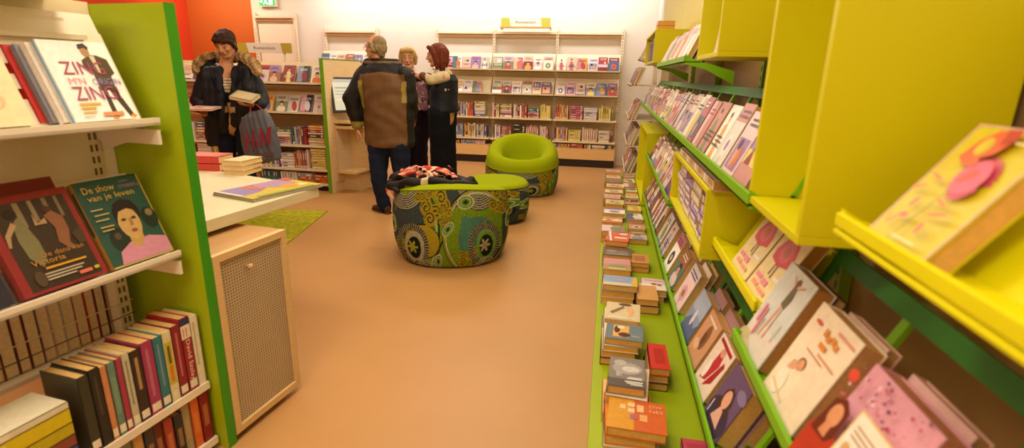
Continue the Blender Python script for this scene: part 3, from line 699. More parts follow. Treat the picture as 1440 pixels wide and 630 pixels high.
for k in range(2):
    book(frame((LX + .02 + .07, 5.0, 1.767 + .034*(k+1)), (1, 0, 0), (0, -1, 0), (0, 0, -1)), .14, .2, .032, [C('#e6a24a'), C('#e2c8b0')][k], label=['amber book lying on top of the small far yellow box', 'beige book lying on the amber book, small far yellow box'][k], pag=C('#e0a850'), group=None)
# books at the foot of the far tall box
# --- cream rack further down the right wall
e = empty('book_rack', (.4, 6.9, 0), 0, 'cream steel display rack on the right wall beyond the green platform', 'bookcase')
for yy in (-.62, .62): MB().box((.14, yy-.02, 0), (.20, yy+.02, 1.9), CREAM).build('upright', METAL, e)
for z in (.30, .62, .92, 1.30):
    MB().box((-.18, -.62, z - .02), (-.17, .62, z + .014), CREAM).box((-.18, -.62, z - .02), (.16, .62, z - .01), CREAM).build('display_shelf', METAL, e)
MB().box((-.15, -.6, 0), (.18, .6, .22), C('#d9a35e')).build('plinth', WOOD, e)
for z, rn in ((.30, 'lowest'), (.62, 'second'), (.92, 'third'), (1.30, 'top')):
    for k in range(7):
        c, cn = rand_cov(RR, [3,4,2,2,6,3,4,2,1,3,2,2,1,1,2,1,1,2,4,2,2,2,1,1]); w = .145
        off = 0
        for j in range(2):
            wall_book(6.37 + .172*k, z + .009, w, .21, .03, c if j == 0 else PAL[RR.randrange(24)], rnd_art(RR, c) if j == 0 else None, f'{cn if j == 0 else "other"} book, {["front", "rear"][j]} of the {ORD[k]} pair, {rn} row of the cream side rack', lipx=.232, off=off, parts=False, group='books on the cream side rack', lean=.36)
            off += .034
# small cream shelf with a leaning book above it
display_tray(6.35, 6.75, 1.60, 'small cream bracket shelf above the cream side rack', c=CREAM, sheet=CREAM, lipx=.30, group=None, height=.15)
wall_book(6.55, 1.597, .15, .21, .03, C('#c8946a'), [R_(.1,.2,.9,.9,C('#b07a54'))], 'brown book leaning on the small cream bracket shelf', lipx=.30)

# --- books lying on the platform
def pile(u, v, books, label, rot=0.0, z=.301, along=(1, 0, 0), cx=None):
    """books: list of (w, h, t, colour, name, art, rot) from the bottom; u,v = image position of the pile's near-left bottom corner"""
    p = atz(u, v, z); zz = z
    for i, (w, h, t, c, n, art, r) in enumerate(books):
        T = frame((p.x + w/2 + (i*.004), p.y + (.006 if i % 2 else 0), zz), (1, 0, 0), (0, 1, 0), (0, 0, 1)) @ Matrix.Translation((-w/2, 0, 0)) @ Matrix.Rotation(r, 4, 'Z') @ Matrix.Translation((w/2, 0, 0))
        book(T, w, h, t, C(c), art, label=f'{n}, {"single" if len(books) == 1 else ["bottom", "second", "third", "fourth"][i]} in {label}' , pag=C('#dda858'), parts=i == len(books)-1, group=None)
        zz += t + .0008
gray = [R_(0,0,1,1,C('#857e78')), E_(.5,.62,.42,.2,C('#a8a29c')), E_(.6,.6,.25,.1,C('#d0ccc6')), E_(.3,.8,.18,.1,C('#b8b0a8')), E_(.25,.4,.05,.09,C('#b4aca4')), E_(.33,.4,.04,.08,C('#aaa29a')), R_(0,0,1,.25,C('#5c5450')),
        R_(.55,.30,.9,.325,W), R_(.5,.26,.92,.285,W), R_(.45,.16,.94,.19,W), R_(.5,.11,.9,.135,W), R_(.6,.07,.94,.09,W)]
red = [R_(0,0,1,1,C('#c87a3a')), R_(.0,.0,.35,.5,C('#dca43c')), T_('DWAAS', .38, .72, .9, .86, C('#f0d0a0')), E_(.25,.7,.08,.12,C('#ecc88c')), E_(.45,.6,.08,.12,C('#e8b878')), R_(.3,.3,.4,.45,C('#b06a9c'))]
red = [R_(0,0,1,1,C('#d0622c')), R_(0,0,.45,1,C('#d89a30')), R_(.2,.66,.30,.80,C('#ecc89c')), R_(.34,.76,.46,.90,C('#ecc89c')), R_(.34,.56,.46,.7,C('#ecc89c')), R_(.5,.6,.62,.84,C('#ecc08c')), R_(.38,.34,.5,.5,C('#b06a7c')), R_(.55,.3,.68,.52,C('#e8a86c')),
       T_('DW', .72, .78, .94, .88, C('#f0b878')), T_('NES', .72, .62, .95, .72, C('#f0b878'))]
sun = [R_(0,0,1,1,C('#d8c8a0')), P_([(.62,.02),(.72,.06),(.84,.5),(.78,.8),(.62,.86),(.6,.6),(.68,.4)], C('#e4b47c')), P_([(.2,.3),(.55,.7),(.5,.82),(.3,.6),(.12,.4)], C('#8a6a4a')), E_(.55,.9,.2,.08,C('#5a4438')), R_(.1,.12,.85,.16,C('#f4ecd8')), R_(.1,.04,.7,.09,C('#e8dcc0'))]
bgr = [R_(0,0,1,1,C('#6f8088')), R_(.2,.15,.62,.88,C('#e2b060')), E_(.5,.3,.16,.14,C('#5a2c1c')), E_(.3,.6,.08,.22,C('#5a2c1c')), R_(.68,.2,.9,.3,C('#93a0a4')), E_(.4,.75,.1,.1,C('#f0dca0'))]
sea = [R_(0,0,1,1,C('#8aa8cc')), R_(0,0,1,.3,C('#d8c8b0')), E_(.5,.55,.2,.12,C('#b4a0bc')), P_([(.8,0),(1,0),(.98,1),(.88,.9)], C('#e0b43c')), R_(.1,.8,.5,.9,C('#a8bcd4'))]
pkg = [R_(0,0,1,1,C('#b0945c')), R_(0,.5,1,1,C('#d0929c')), E_(.5,.3,.3,.12,C('#8a9048')), R_(.2,.1,.8,.2,C('#dcc8a8'))]
pho = [R_(0,0,1,1,C('#6a5c50')), E_(.3,.5,.2,.2,C('#9a8c7c')), E_(.7,.4,.2,.25,C('#84786c')), R_(.1,.1,.9,.2,C('#a89c8c'))]
rwb = [R_(0,0,1,1,C('#d8603c')), P_([(0,1),(.2,0),(.28,0),(.1,1)], W), R_(.35,.3,.9,.45,C('#f0d8c0')), E_(.7,.8,.2,.1,C('#e8dcd0'))]
pile(846, 640, [(.165, .225, .035, '#e8d8b8', 'cream book', None, 0), (.15, .215, .035, '#d9822c', 'orange book', None, .02), (.17, .15, .03, '#d0622c', 'orange-red book with block letters', red, -.05)], 'the pile at the bottom photo edge', .0)
pile(845, 592, [(.135, .20, .032, '#e6b070', 'orange-edged book', None, .0), (.138, .205, .034, '#ecd8b0', 'cream book', None, -.08), (.130, .195, .034, '#eadcc4', 'ivory book', None, -.10), (.118, .185, .030, '#857e78', 'grey book with a cloudy photograph', gray, -.05)], 'the grey-topped pile on the green platform')
pile(843, 512, [(.13, .19, .03, '#5a3020', 'dark brown book', None, 0), (.13, .19, .028, '#e2c49c', 'beige book', None, .02), (.135, .195, .026, '#e8dcb8', 'cream book', None, 0), (.145, .135, .028, '#6f8088', 'grey-blue book with a golden silhouette', bgr, -.06)], 'the pile with the grey-blue book')
pile(908, 548, [(.075, .19, .03, '#4a2c24', 'dark brown book', None, 0), (.072, .19, .03, '#e0c090', 'beige book', None, 0), (.07, .185, .028, '#c8342c', 'red book', [R_(.3,.2,.8,.8,C('#b02820'))], 0)], 'the pile tucked behind the grey-topped pile')
pile(845, 478, [(.15, .17, .034, '#b08cb4', 'mauve book', None, 0), (.148, .18, .034, '#e8d4a8', 'cream book', None, -.02), (.145, .175, .034, '#d8c8a0', 'beige bare-legged woman book', sun, -.06)], 'the pile with the beige cover on the platform')
pile(893, 440, [(.11, .18, .04, '#3a2430', 'dark plum book', None, 0), (.10, .18, .03, '#d8a060', 'tan book', None, 0)], 'the pile behind the bare-legged woman cover')
pile(844, 426, [(.16, .17, .035, '#e4c8b0', 'beige book', None, 0), (.16, .16, .035, '#d89a4c', 'amber book', None, 0), (.165, .13, .03, '#8aa8cc', 'light blue seaside book', sea, -.02)], 'the pile with the light blue top cover')
pile(899, 424, [(.12, .16, .034, '#d8b890', 'tan book', None, 0), (.125, .15, .034, '#e4ccd0', 'pale pink book with brown spots', [R_(0,0,1,.5,C('#efe4d8')), E_(.5,.5,.12,.1,C('#a86a50')), E_(.72,.45,.1,.1,C('#a86a50')), R_(.1,.75,.9,.9,C('#d8a8b0'))], -.05)], 'the pile beside the light blue book')
pile(846, 396, [(.14, .2, .035, '#d8b0b0', 'pink book', None, 0), (.15, .19, .035, '#b0945c', 'olive and pink book', pkg, 0)], 'the pile behind the light blue book')
pile(885, 382, [(.11, .17, .03, '#b8743c', 'brown book', None, 0), (.105, .16, .025, '#d09050', 'tan book with a picture', [R_(.2,.2,.8,.8,C('#b07048'))], 0)], 'the pile right of the olive-and-pink book')
pile(846, 374, [(.16, .16, .04, '#c8a070', 'tan book', None, 0), (.165, .15, .03, '#6a5c50', 'dark photograph book', pho, 0)], 'the pile with the dark photograph cover')
pile(848, 360, [(.13, .2, .035, '#e0a860', 'amber book', None, 0), (.14, .19, .035, '#e8d0a8', 'cream book', None, -.03), (.14, .2, .034, '#d8603c', 'red book with a white stripe', rwb, -.1)], 'the pile with the red striped cover')
RP = random.Random(33)
rows = [(845, 340, 'taupe'), (846, 326, 'tan'), (848, 312, 'white'), (850, 299, 'yellow'), (848, 290, 'rosy'), (850, 281, 'cream'), (852, 273, 'pale yellow'), (850, 266, 'brown'), (852, 259, 'ivory'), (852, 252, 'dusty pink')]
cm = {'taupe': '#a08068', 'tan': '#c8a070', 'white': '#f0e8dc', 'yellow': '#e0d060', 'rosy': '#d89a94', 'cream': '#e8d8b0', 'pale yellow': '#e8dc90', 'brown': '#9a6a48', 'ivory': '#efe4c8', 'dusty pink': '#d8a8a0'}
for i, (u, v, n) in enumerate(rows):
    for j in range(2):
        p = atz(u, v, .301)
        z = .301
        for q in range(2 if j == 0 else 1):
            t = RP.uniform(.03, .04); w = RP.uniform(.14, .17) if j == 0 else .12
            nm = n if (q == 1 or j) else RP.choice(['grey', 'beige', 'orange', 'maroon'])
            c = C(cm.get(nm, {'grey': '#8a8078', 'beige': '#dcc49c', 'orange': '#d87a3c', 'maroon': '#8a3a34'}.get(nm, '#dcc49c')))
            x = p.x + (0 if j == 0 else .185)
            if x + w > .315: w = .315 - x - .002
            book(frame((x + w/2, p.y + .01*q, z), (1, 0, 0), (0, 1, 0), (0, 0, 1)) @ Matrix.Rotation(RP.uniform(-.04, .04), 4, 'Z'), w, .16 + .02*(q == 0), t, c, rnd_art(RP, c) if q or j else None, pag=C('#dca860'),
                 label=f'{nm} book, {"top" if (q or j) else "bottom"} of the {ORD[i]} {"left" if j == 0 else "right"} pile beyond the red striped cover', group='small piles at the far end of the platform')
            z += t + .0008
pile(962, 660, [(.12, .1, .03, '#c0485c', 'raspberry book', [R_(.1,.2,.9,.8,C('#b03c50'))], 0)], 'the bottom right of the platform')
# ================================================================ LEFT UNIT
ang = math.radians(6.5)
dv = Vector((math.sin(ang), math.cos(ang), 0)); nv = Vector((dv.y, -dv.x, 0)); LP = Vector((-1.32, 1.503, 0))
UT = frame(LP, nv, dv, Z3)       # local x = out into the aisle, y = along the shelves, z up
def lp(n, s, z): return UT @ Vector((n, s, z))
U = empty('bookcase', label='cream steel bookcase with sloping shelves in the left foreground', cat='bookcase', T=UT)
G = empty('end_panel', label='tall green end panel of the left foreground bookcase', cat='panel', T=UT)
MB().box((-.46, -.034, 0), (-.001, 0, 1.565), C('#a2b40c')).build('board', LACQ, G)
MB().box((-.001, -.035, 0), (.003, 0.001, 1.567), C('#3c9412')).build('edge_trim', LACQ, G)
WH = C('#efe2cc')
S0, S1 = -1.15, -.075
for z, lean in ((1.222, .42), (.79, .42)):
    m = MB().box((-.045, S0, z - .014), (-.036, S1, z + .008), WH).box((-.13, S0, z - .014), (-.036, S1, z - .006), WH)
    m.box((-.30, S1 - .012, z - .075), (-.04, S1 - .002, z - .03), WH)
    m.add([(-.04, S1, z-.03), (-.30, S1, z-.03), (-.30, S1, z-.11), (-.04, S1, z-.03+.0), (-.04, S1+.004, z-.03), (-.30, S1+.004, z-.03), (-.30, S1+.004, z-.11)], [(0, 2, 1), (4, 5, 6), (0, 4, 6, 2)], WH)
    s_, c_ = math.sin(lean), math.cos(lean)
    T = frame((-.105, S0, z - .022), (0, 1, 0), (-s_, 0, c_), (c_, 0, s_))
    m.box((0, 0, -.006), (S1 - S0, .10, 0), WH, 0, T).box((0, .13, -.006), (S1 - S0, .17, 0), WH, 0, T).box((0, .20, -.006), (S1 - S0, .30 if z < 1 else .36, 0), WH, 0, T)
    for k in range(4): m.box((.02 + k*.34, 0, -.007), (.06 + k*.34, .30, -.001), WH, 0, T)
    m.build('display_shelf', METAL, U)
for z in (.288, .055):
    MB().box((-.30, S0, z - .028), (-.036, -.045, z), WH).build('shelf', METAL, U)
for ss in (-.10, -.66, -1.12):
    m = MB().box((-.345, ss - .022, 0), (-.305, ss + .022, 1.58), CREAM)
    for k in range(34): m.box((-.3049, ss - .012, .2 + k*.038), (-.3035, ss - .004, .222 + k*.038), C('#7a6440')).box((-.3049, ss + .004, .2 + k*.038), (-.3035, ss + .012, .222 + k*.038), C('#7a6440'))
    m.build('upright', METAL, U)
MB().box((-.312, S0, .78), (-.304, -.036, 1.57), C('#ead6b0')).box((-.304, S0, 1.50), (-.24, -.16, 1.512), WH).box((-.304, S0, 1.452), (-.20, -.13, 1.466), WH).build('back_panel', METAL, U)
MB().box((-.60, S0, .445), (-.32, -.04, .46), WH).build('rear_shelf', METAL, U)
MB().tube([(-.262, S0, .60), (-.262, -.10, .60)], .002, C('#cbb48c'), 6).tube([(-.262, S0, .552), (-.262, -.10, .552)], .002, C('#5a4a3a'), 6).build('retaining_wire', METAL, U)
MB().box((-.36, S0, 1.565), (-.10, -.16, 1.59), C('#f2ead8')).box((-.365, S0, 1.40), (-.355, -.04, 1.57), WH).build('top_cap', METAL, U)
MB().box((-.34, S0, 0), (-.06, -.05, .026), DARK).build('kick_board', LACQ, U)

def left_book(s, z, w, h, t, cov, art, label, off=0, lean=.42, parts=True, spn=None, spine=None, pag=None, roll=0, group=None):
    s_, c_ = math.sin(lean), math.cos(lean)
    n = -.046 - t * c_ - off / c_
    T = T_display(lp(n, s, z + .002), nv, lean, roll)
    return book(T, w, h, t, C(cov), art, C(spn) if spn else None, spine, pag, label, group, parts)
NAVY = C('#3a3838'); MAG = C('#a8486c'); LIL = C('#9a86b4')
zing = [R_(0,0,1,1,C('#f4f0ea')),
        P_([(.60,.02),(.68,.03),(.69,.40),(.62,.42)], C('#4a3c2c')), P_([(.86,.03),(.94,.05),(.82,.45),(.70,.45)], C('#4a3c2c')),
        P_([(.60,.38),(.84,.38),(.86,.56),(.94,.60),(.92,.78),(.78,.83),(.66,.83),(.52,.76),(.50,.66),(.60,.60)], C('#57482e')),
        P_([(.66,.82),(.74,.82),(.73,.60),(.70,.60)], C('#d8c8a8')), E_(.63,.88,.065,.075,C('#b08858')), P_([(.55,.90),(.56,.96),(.66,.98),(.71,.93),(.69,.89),(.64,.92)], C('#3a2a20')),
        E_(.62,.03,.05,.02,C('#e0962c')), E_(.92,.04,.05,.02,C('#e0962c')),
        T_('ZING', .16, .58, .80, .74, MAG), T_("M'N", .18, .46, .42, .54, C('#d88a9c')), T_('ORIGIN', .52, .45, .96, .53, LIL), T_('ZING!', .16, .26, .86, .43, MAG),
        R_(.16,.20,.48,.225,C('#e2b43c')), R_(.16,.15,.38,.175,C('#dca838')), R_(.16,.10,.36,.12,C('#e2b43c')), R_(.44,.05,.76,.10,C('#d89068')), R_(.14,.05,.3,.06,C('#a8a08c'))]
left_book(-.222, 1.222, .180, .232, .020, '#f2ece2', zing, 'white face-out book lettered ZING with a man in a dark suit, left shelf', spn='#f0e4d8', spine=[R_(0,.25,1,.75,C('#6fa8cc'))])
for k, (c, w, t, n, dl) in enumerate((('#f0e2d4', .172, .020, 'white', .020), ('#8a8a94', .165, .018, 'grey', .038), ('#d8342c', .17, .022, 'red', .052), ('#c82c28', .165, .024, 'dark red', .070))):
    left_book(-.222 - dl*.9, 1.222, w, .222 - .004*k, t, c, None, f'{n} book, {ORD[k]} behind the ZING book on the left shelf', off=.022 + sum((.020, .018, .022, .024)[:k]) + .001*k, parts=False, group='books standing behind the ZING cover')
sk = [R_(0,0,1,1,C('#efd6a8')), E_(.55,.28,.25,.12,C('#e6b88c')), E_(.55,.26,.18,.09,C('#efd6a8')), E_(.48,.2,.08,.05,C('#e0a07c')), R_(.1,.55,.8,.57,C('#e2b890')), R_(.1,.7,.8,.72,C('#e2b890')), P_([(.3,.1),(.34,.1),(.72,.4),(.7,.42)], C('#dc9878'))]
left_book(-.50, 1.222, .185, .235, .024, '#efd6a8', sk, 'cream face-out book with an orange sketch at the left edge of the photo')
left_book(-.72, 1.222, .18, .23, .024, '#e2c8a0', rnd_art(RR, C('#e2c8a0')), 'tan face-out book left of the orange sketch book')
show = [R_(0,0,1,1,C('#2b5148')), R_(.0,0,1,.02,C('#c8b060')), R_(.98,0,1,1,C('#b8a050')),
        E_(.88,.46,.13,.13,C('#22302c')), E_(.90,.52,.06,.045,C('#8a7448')), E_(.28,.30,.14,.14,C('#22302c')), E_(.27,.34,.05,.04,C('#5a4a38')),
        P_([(.14,.02),(.2,.16),(.4,.24),(.72,.26),(.99,.20),(.99,.02)], C('#d08ca4')), P_([(.42,.2),(.44,.4),(.66,.4),(.64,.24),(.55,.16)], C('#c49a5c')),
        E_(.53,.46,.175,.20,C('#c9a468')), P_([(.35,.46),(.36,.62),(.42,.70),(.56,.74),(.70,.70),(.76,.6),(.74,.46),(.70,.58),(.58,.62),(.44,.60),(.39,.54)], C('#2a1c20')),
        E_(.46,.50,.04,.016,C('#4a3428')), E_(.62,.50,.04,.016,C('#4a3428')), E_(.55,.36,.05,.02,C('#9a5040')), P_([(.54,.50),(.57,.50),(.58,.42),(.53,.42)], C('#a87c48')),
        T_('De show', .08, .855, .56, .93, C('#d2ac4c')), T_('van je leven', .10, .745, .82, .83, C('#d2ac4c')), T_('John', .66, .915, .80, .95, C('#9a8aa0')), T_("O'FARRELL", .62, .855, .96, .895, C('#b07aa0')),
        R_(.06,.66,.24,.675,C('#b8a878')), R_(.08,.60,.30,.615,C('#b8a878')), R_(.06,.54,.26,.555,C('#b8a878')), R_(.08,.46,.28,.475,C('#c8a850')), R_(.08,.42,.26,.435,C('#b8a878'))]
left_book(-.190, .79, .195, .272, .026, '#2b5148', show, 'green face-out book De show van je leven with a pink-shirted young man', spn='#c08a3c', spine=[R_(.1,.3,.6,.7,C('#2b5148'))])
vic = [R_(0,0,1,1,C('#8c2a2c')), R_(.10,.03,.93,.93,C('#3a2c24')), R_(.34,.66,.40,.92,C('#8a7858')), R_(.5,.70,.55,.92,C('#8a7858')), R_(.66,.72,.71,.92,C('#7c6c50')), R_(.8,.7,.84,.92,C('#7c6c50')),
       P_([(.24,.36),(.22,.55),(.25,.72),(.33,.78),(.38,.66),(.42,.5),(.42,.34),(.34,.24)], C('#7c7450')), E_(.27,.82,.07,.05,C('#2a1c18')), P_([(.24,.74),(.12,.62),(.1,.5),(.13,.5),(.17,.6),(.28,.70)], C('#b08c64')),
       P_([(.62,.45),(.66,.6),(.60,.74),(.70,.78),(.80,.70),(.80,.55),(.74,.42),(.78,.36),(.72,.34)], C('#8a5a40')), E_(.66,.80,.05,.035,C('#4a2c20')), P_([(.6,.72),(.5,.68),(.48,.78),(.46,.66),(.6,.66)], C('#b08c64')),
       E_(.24,.14,.06,.08,C('#54402f')), P_([(.8,.5),(.93,.56),(.93,.4),(.84,.36)], C('#4a3a2c')),
       T_('De dans van', .36, .335, .86, .385, C('#b8823c')), T_('Victoria', .22, .27, .60, .325, C('#c88c38')), R_(.34,.215,.82,.235,C('#d8a030')), R_(.30,.165,.76,.178,C('#c8b8a0')), R_(.30,.135,.72,.148,C('#c8b8a0')), R_(.30,.105,.64,.118,C('#c8b8a0')),
       R_(.66,.07,.82,.105,C('#e07058')), E_(.88,.095,.035,.018,C('#b0c040'))]
left_book(-.412, .79, .212, .268, .030, '#8c2a2c', vic, 'dark red face-out book with two dancing women on the left shelf', spn='#9a3a34')
left_book(-.405, .79, .20, .30, .02, '#7a1c28', [R_(0,.8,.3,1,C('#3a2420'))], 'crimson book standing behind the two dancing women cover', off=.034, parts=False)
left_book(-.640, .79, .20, .265, .028, '#2f2a38', [E_(.62,.3,.05,.05,C('#d8a080')), R_(.1,.7,.9,.9,C('#3c3648'))], 'black face-out book cut by the left edge of the photo')
# spine-out row on the flat shelf
sp = [('#efe2cc', .032, .215, 'white', [R_(.08,.3,.7,.5,C('#c8b890'))]),
      ('#a82430', .036, .222, 'red and white', [R_(.0,.0,.10,1,C('#3a3058')), R_(.10,0,.28,1,C('#f0e0cc')), R_(.13,.2,.26,.3,C('#d87a6a')), R_(.13,.5,.26,.6,C('#d87a6a')), T_('David Szalay', .30, .22, .86, .78, C('#f4e4dc'))]),
      ('#8c2430', .034, .212, 'dark red', [R_(.1,.4,.72,.6,C('#c86a6a'))]),
      ('#e2d8a8', .032, .208, 'cream and yellow', [R_(.15,.1,.75,.9,C('#c8b43c')), R_(.2,.35,.45,.65,C('#6a5a2c')), R_(.48,.35,.7,.65,C('#d8743c'))]),
      ('#2f7a84', .032, .205, 'teal', [R_(.1,.4,.7,.6,C('#7a90a8'))]),
      ('#a83a64', .040, .208, 'magenta', [R_(.1,.35,.75,.6,C('#b86a84'))]),
      ('#3a2a24', .034, .20, 'dark brown', [R_(.1,.35,.55,.65,C('#b08a5c'))]),
      ('#c8c0a4', .024, .205, 'pale grey', [R_(.1,.4,.7,.6,C('#8a8470'))]),
      ('#a83c54', .018, .20, 'raspberry', None), ('#6a8a7c', .024, .20, 'sage green', [R_(.2,.2,.7,.8,C('#7a9a80'))]), ('#d08a5c', .018, .20, 'orange', None),
      ('#2c2824', .030, .205, 'black', [R_(.1,.4,.6,.6,C('#4a4438'))]), ('#3c3a2c', .030, .20, 'very dark olive', None)]
s = -.050
for k, (c, t, h, n, spa) in enumerate(sp):
    d = .145
    book(T_spine(lp(-.042, s - t, .288), nv, d), d, h*1.24, t, C(c), spine=spa, sticker=k not in (0, 11), parts=True, pag=C('#e0b870'),
         label=f'{n} spine-out book on the flat left shelf, {ORD[k]} from the green panel', group='spine-out books on the flat left shelf', board=.003)
    s -= t + .0015
ends = s
# z axis of T_spine for this side points towards -s, so each book fills s .. s-t
z = .289
for k, (c, t, n, d) in enumerate((('#d8b070', .030, 'tan', .15), ('#3a4a84', .030, 'blue and white', .16), ('#8a4a3a', .034, 'brown', .155), ('#c0b020', .036, 'yellow-green', .15), ('#d8c41c', .044, 'bright yellow', .15), ('#e0d8b8', .02, 'cream', .14))):
    o = frame(lp(-.040 - d/2, ends - .012, z + t), -nv, dv, (-nv).cross(dv))
    # x=-nv (spine towards aisle), y=dv reversed so the stack grows away from the panel
    T = frame(lp(-.040 - d/2 + .0, ends - .235, z), -nv, dv, (-nv).cross(dv)) if (-nv).cross(dv).z > 0 else frame(lp(-.040 - d/2, ends - .032, z), -nv, -dv, (-nv).cross(-dv))
    book(T, d, .20, t, C(c), spine=[R_(.03,.1,.3,.9,C('#efe4cc'))] if c not in ('#c0b020', '#d8c41c') else [R_(.05,.2,.25,.8,C('#dcd0a0'))], parts=True, label=f'{n} book, {ORD[k]} from the bottom of the yellow-topped stack, left shelf', pag=C('#e0c890'), group='stack on the flat left shelf', board=.003)
    z += t + .001
s = -.06
for k in range(15):
    t = RR.uniform(.028, .04); c, cn = rand_cov(RR, [3,3,1,1,3,3,3,1,0,2,1,1,2,1,6,3,1,1,2,1,3,1,1,1])
    book(frame(lp(-.36 - .07, s, .462), nv, Z3, nv.cross(Z3)), .14, RR.uniform(.21, .235), t, c, pag=C('#ead2aa'), label=f'{cn} book, pages outward, far side of left bookcase, {ORD[k]} from the green panel', group='books on the far side of the left bookcase')
    s -= t + .002
s = -.052
for k, (c, n) in enumerate((('#8a1c20', 'crimson'), ('#d86a2c', 'flame orange'), ('#a89878', 'stone'), ('#2c2a2c', 'black'), ('#a8402c', 'rust'), ('#6a2420', 'oxblood'), ('#3a3434', 'charcoal'), ('#c89a5c', 'tan'), ('#8a8a70', 'grey-green'), ('#4a2c24', 'brown'))):
    t = .038 if k == 0 else .032
    book(T_spine(lp(-.045 - .004*(k % 3), s - t, .055), nv, .15), .15, [.215, .20, .19, .18, .185, .195, .2, .2, .19, .2][k], t, C(c), spine=[R_(.3,.25,.7,.75,mixc(C(c), C('#e0a060'), .35))], label=f'{n} book on the bottom left shelf, {ORD[k]} from the green panel', pag=C('#b88a50'), parts=k < 5, group='books on the bottom left shelf')
    s -= t + .003

# ---------------------------------------------------------------- cabinet with perforated front behind the panel
CB = empty('cabinet', label='beech cabinet with a perforated front beyond the green end panel', cat='cabinet', T=UT)
MB().box((-.45, .004, 0.06), (-.02, .375, .75), C('#bd9260')).build('body', WOOD, CB, bevel=.002)  # body toned darker than its frame for the shade under the table
m = MB(); a0, a1, z0, z1, b = .004, .375, .03, .75, .028
m.box((-.02, a0, z0), (.004, a0 + b, z1), BEECH).box((-.02, a1 - b, z0), (.004, a1, z1), BEECH).box((-.02, a0 + b, z1 - b), (.004, a1 - b, z1), BEECH).box((-.02, a0 + b, z0), (.004, a1 - b, z0 + b), BEECH)
m.build('door_frame', WOOD, CB, bevel=.001)
m = MB().box((-.018, a0 + b, z0 + b), (-.008, a1 - b, z1 - b), C('#c4ad8c'))
T = frame((-.008, a0 + b, z0 + b), (0, 1, 0), (0, 0, 1), (1, 0, 0)); hw = a1 - a0 - 2*b; hh = z1 - z0 - 2*b
nx, nz = 26, 56
for i in range(nx):
    for j in range(nz):
        x = (i + .5) * hw / nx; y = (j + .5) * hh / nz; r = .0034
        m.poly([(x + r*math.cos(q*PI/3), y + r*math.sin(q*PI/3)) for q in range(6)], .0004, C('#6e563c'), T)
m.build('perforated_sheet', METAL, CB)
MB().ball((.012, .16, .665), (.011, .011, .011), C('#c8a070')).tube([(-.008, .16, .665), (.006, .16, .665)], .005, C('#c8a070')).build('knob', METAL, CB, smooth=True)

# ---------------------------------------------------------------- table top with its pedestal
TZ = .82
e = empty('table', (-2.0, 2.1, 0), 0, 'pale beech table top beyond the green end panel', 'table')
pts = [(-1.495, 1.60), (-1.402, 2.366), (-2.85, 2.845), (-2.95, 1.75)]
MB().prism([(x + 2.0, y - 2.1) for x, y in pts], TZ - .048, TZ, C('#ddd0ac')).build('tabletop', WOOD, e, bevel=.002)
MB().box((-.4, -.15, .0), (.06, .12, TZ - .048), C('#d6a870')).build('pedestal', WOOD, e)
# magazines
mg = [R_(0,0,1,1,C('#c8b43c')), P_([(0,0),(0,.65),(.3,.6),(.62,.3),(.7,0)], C('#8a78b4')), P_([(0,.5),(.3,.42),(.6,.6),(.5,.9),(0,.9)], C('#b08cb0')), P_([(.05,.3),(.5,.35),(.55,.42),(.06,.42)], C('#d8642c')), E_(.62,.72,.14,.12,C('#e09a30')), E_(.72,.86,.08,.06,C('#f0e0b0')), R_(0,.0,.7,.05,C('#d8d0c8')), R_(.9,.1,1,.9,C('#8a9a3c')), R_(0,.9,.25,1,C('#cc5a4c'))]
ya = (Vector((-1.502, 2.43, 0)) - Vector((-1.502, 1.99, 0)))
Tm = frame((-1.625, 2.03, TZ + .001), Vector((.96, -.28, 0)).normalized(), Vector((.28, .96, 0)).normalized(), Z3)
book(Tm, .27, .40, .008, C('#a8acb4'), None, label='magazine lying under the colourful magazine on the beech table', pag=C('#d8d0c0'), parts=True, board=.001, name='magazine')
book(Tm @ Matrix.Translation((0, .002, .0088)), .262, .395, .006, C('#c8b43c'), mg, label='colourful purple and yellow magazine on the beech table', parts=True, board=.0008, name='magazine')
for o in bpy.data.objects:
    if o.name.startswith('magazine'): o['category'] = 'magazine'
rb = [R_(0,0,1,1,C('#d85a4c')), R_(.1,.2,.9,.8,C('#e0786a'))]
p = atz(322, 240, TZ)
for k in range(2):
    book(frame((p.x - .14, p.y + .03, TZ + .0005 + .042*k), (0, 1, 0), (-1, 0, 0), Z3) @ Matrix.Rotation(.12, 4, 'Z') @ Matrix.Translation((.0, -.10, 0)), .15, .23, .040, C('#cc4438'), rb, spine=[R_(.04,.1,.2,.9,W)], parts=True, label=['lower red book of the red pair on the far edge of the table', 'upper red book of the red pair on the far edge of the table'][k], pag=C('#e4c48c'))
p = atz(340, 248, TZ)
for k in range(3):
    book(frame((p.x - .06, p.y + .08, TZ + .0005 + .027*k), (1, 0, 0), (0, 1, 0), Z3) @ Matrix.Rotation(.1 - .06*k, 4, 'Z') @ Matrix.Translation((.0, -.07, 0)), .12, .18, .026, C('#e6d2a4'), None, parts=True, label=f'cream book beside the red pair on the table, {["bottom", "middle", "top"][k]} of its stack', pag=C('#e4c48c'))
# rug
e = MB()
rp = [(-2.52, 3.68), (-2.75, 4.78), (-3.95, 4.55), (-3.75, 3.45)]
RUG = mat('rug_weave', .95, .1, .35, 24, 1.0, 120)
e.prism(rp, 0, .010, C('#a8a428')); tag(e.build('rug', RUG), 'yellow-green patterned rug on the floor beyond the cabinet', 'rug')

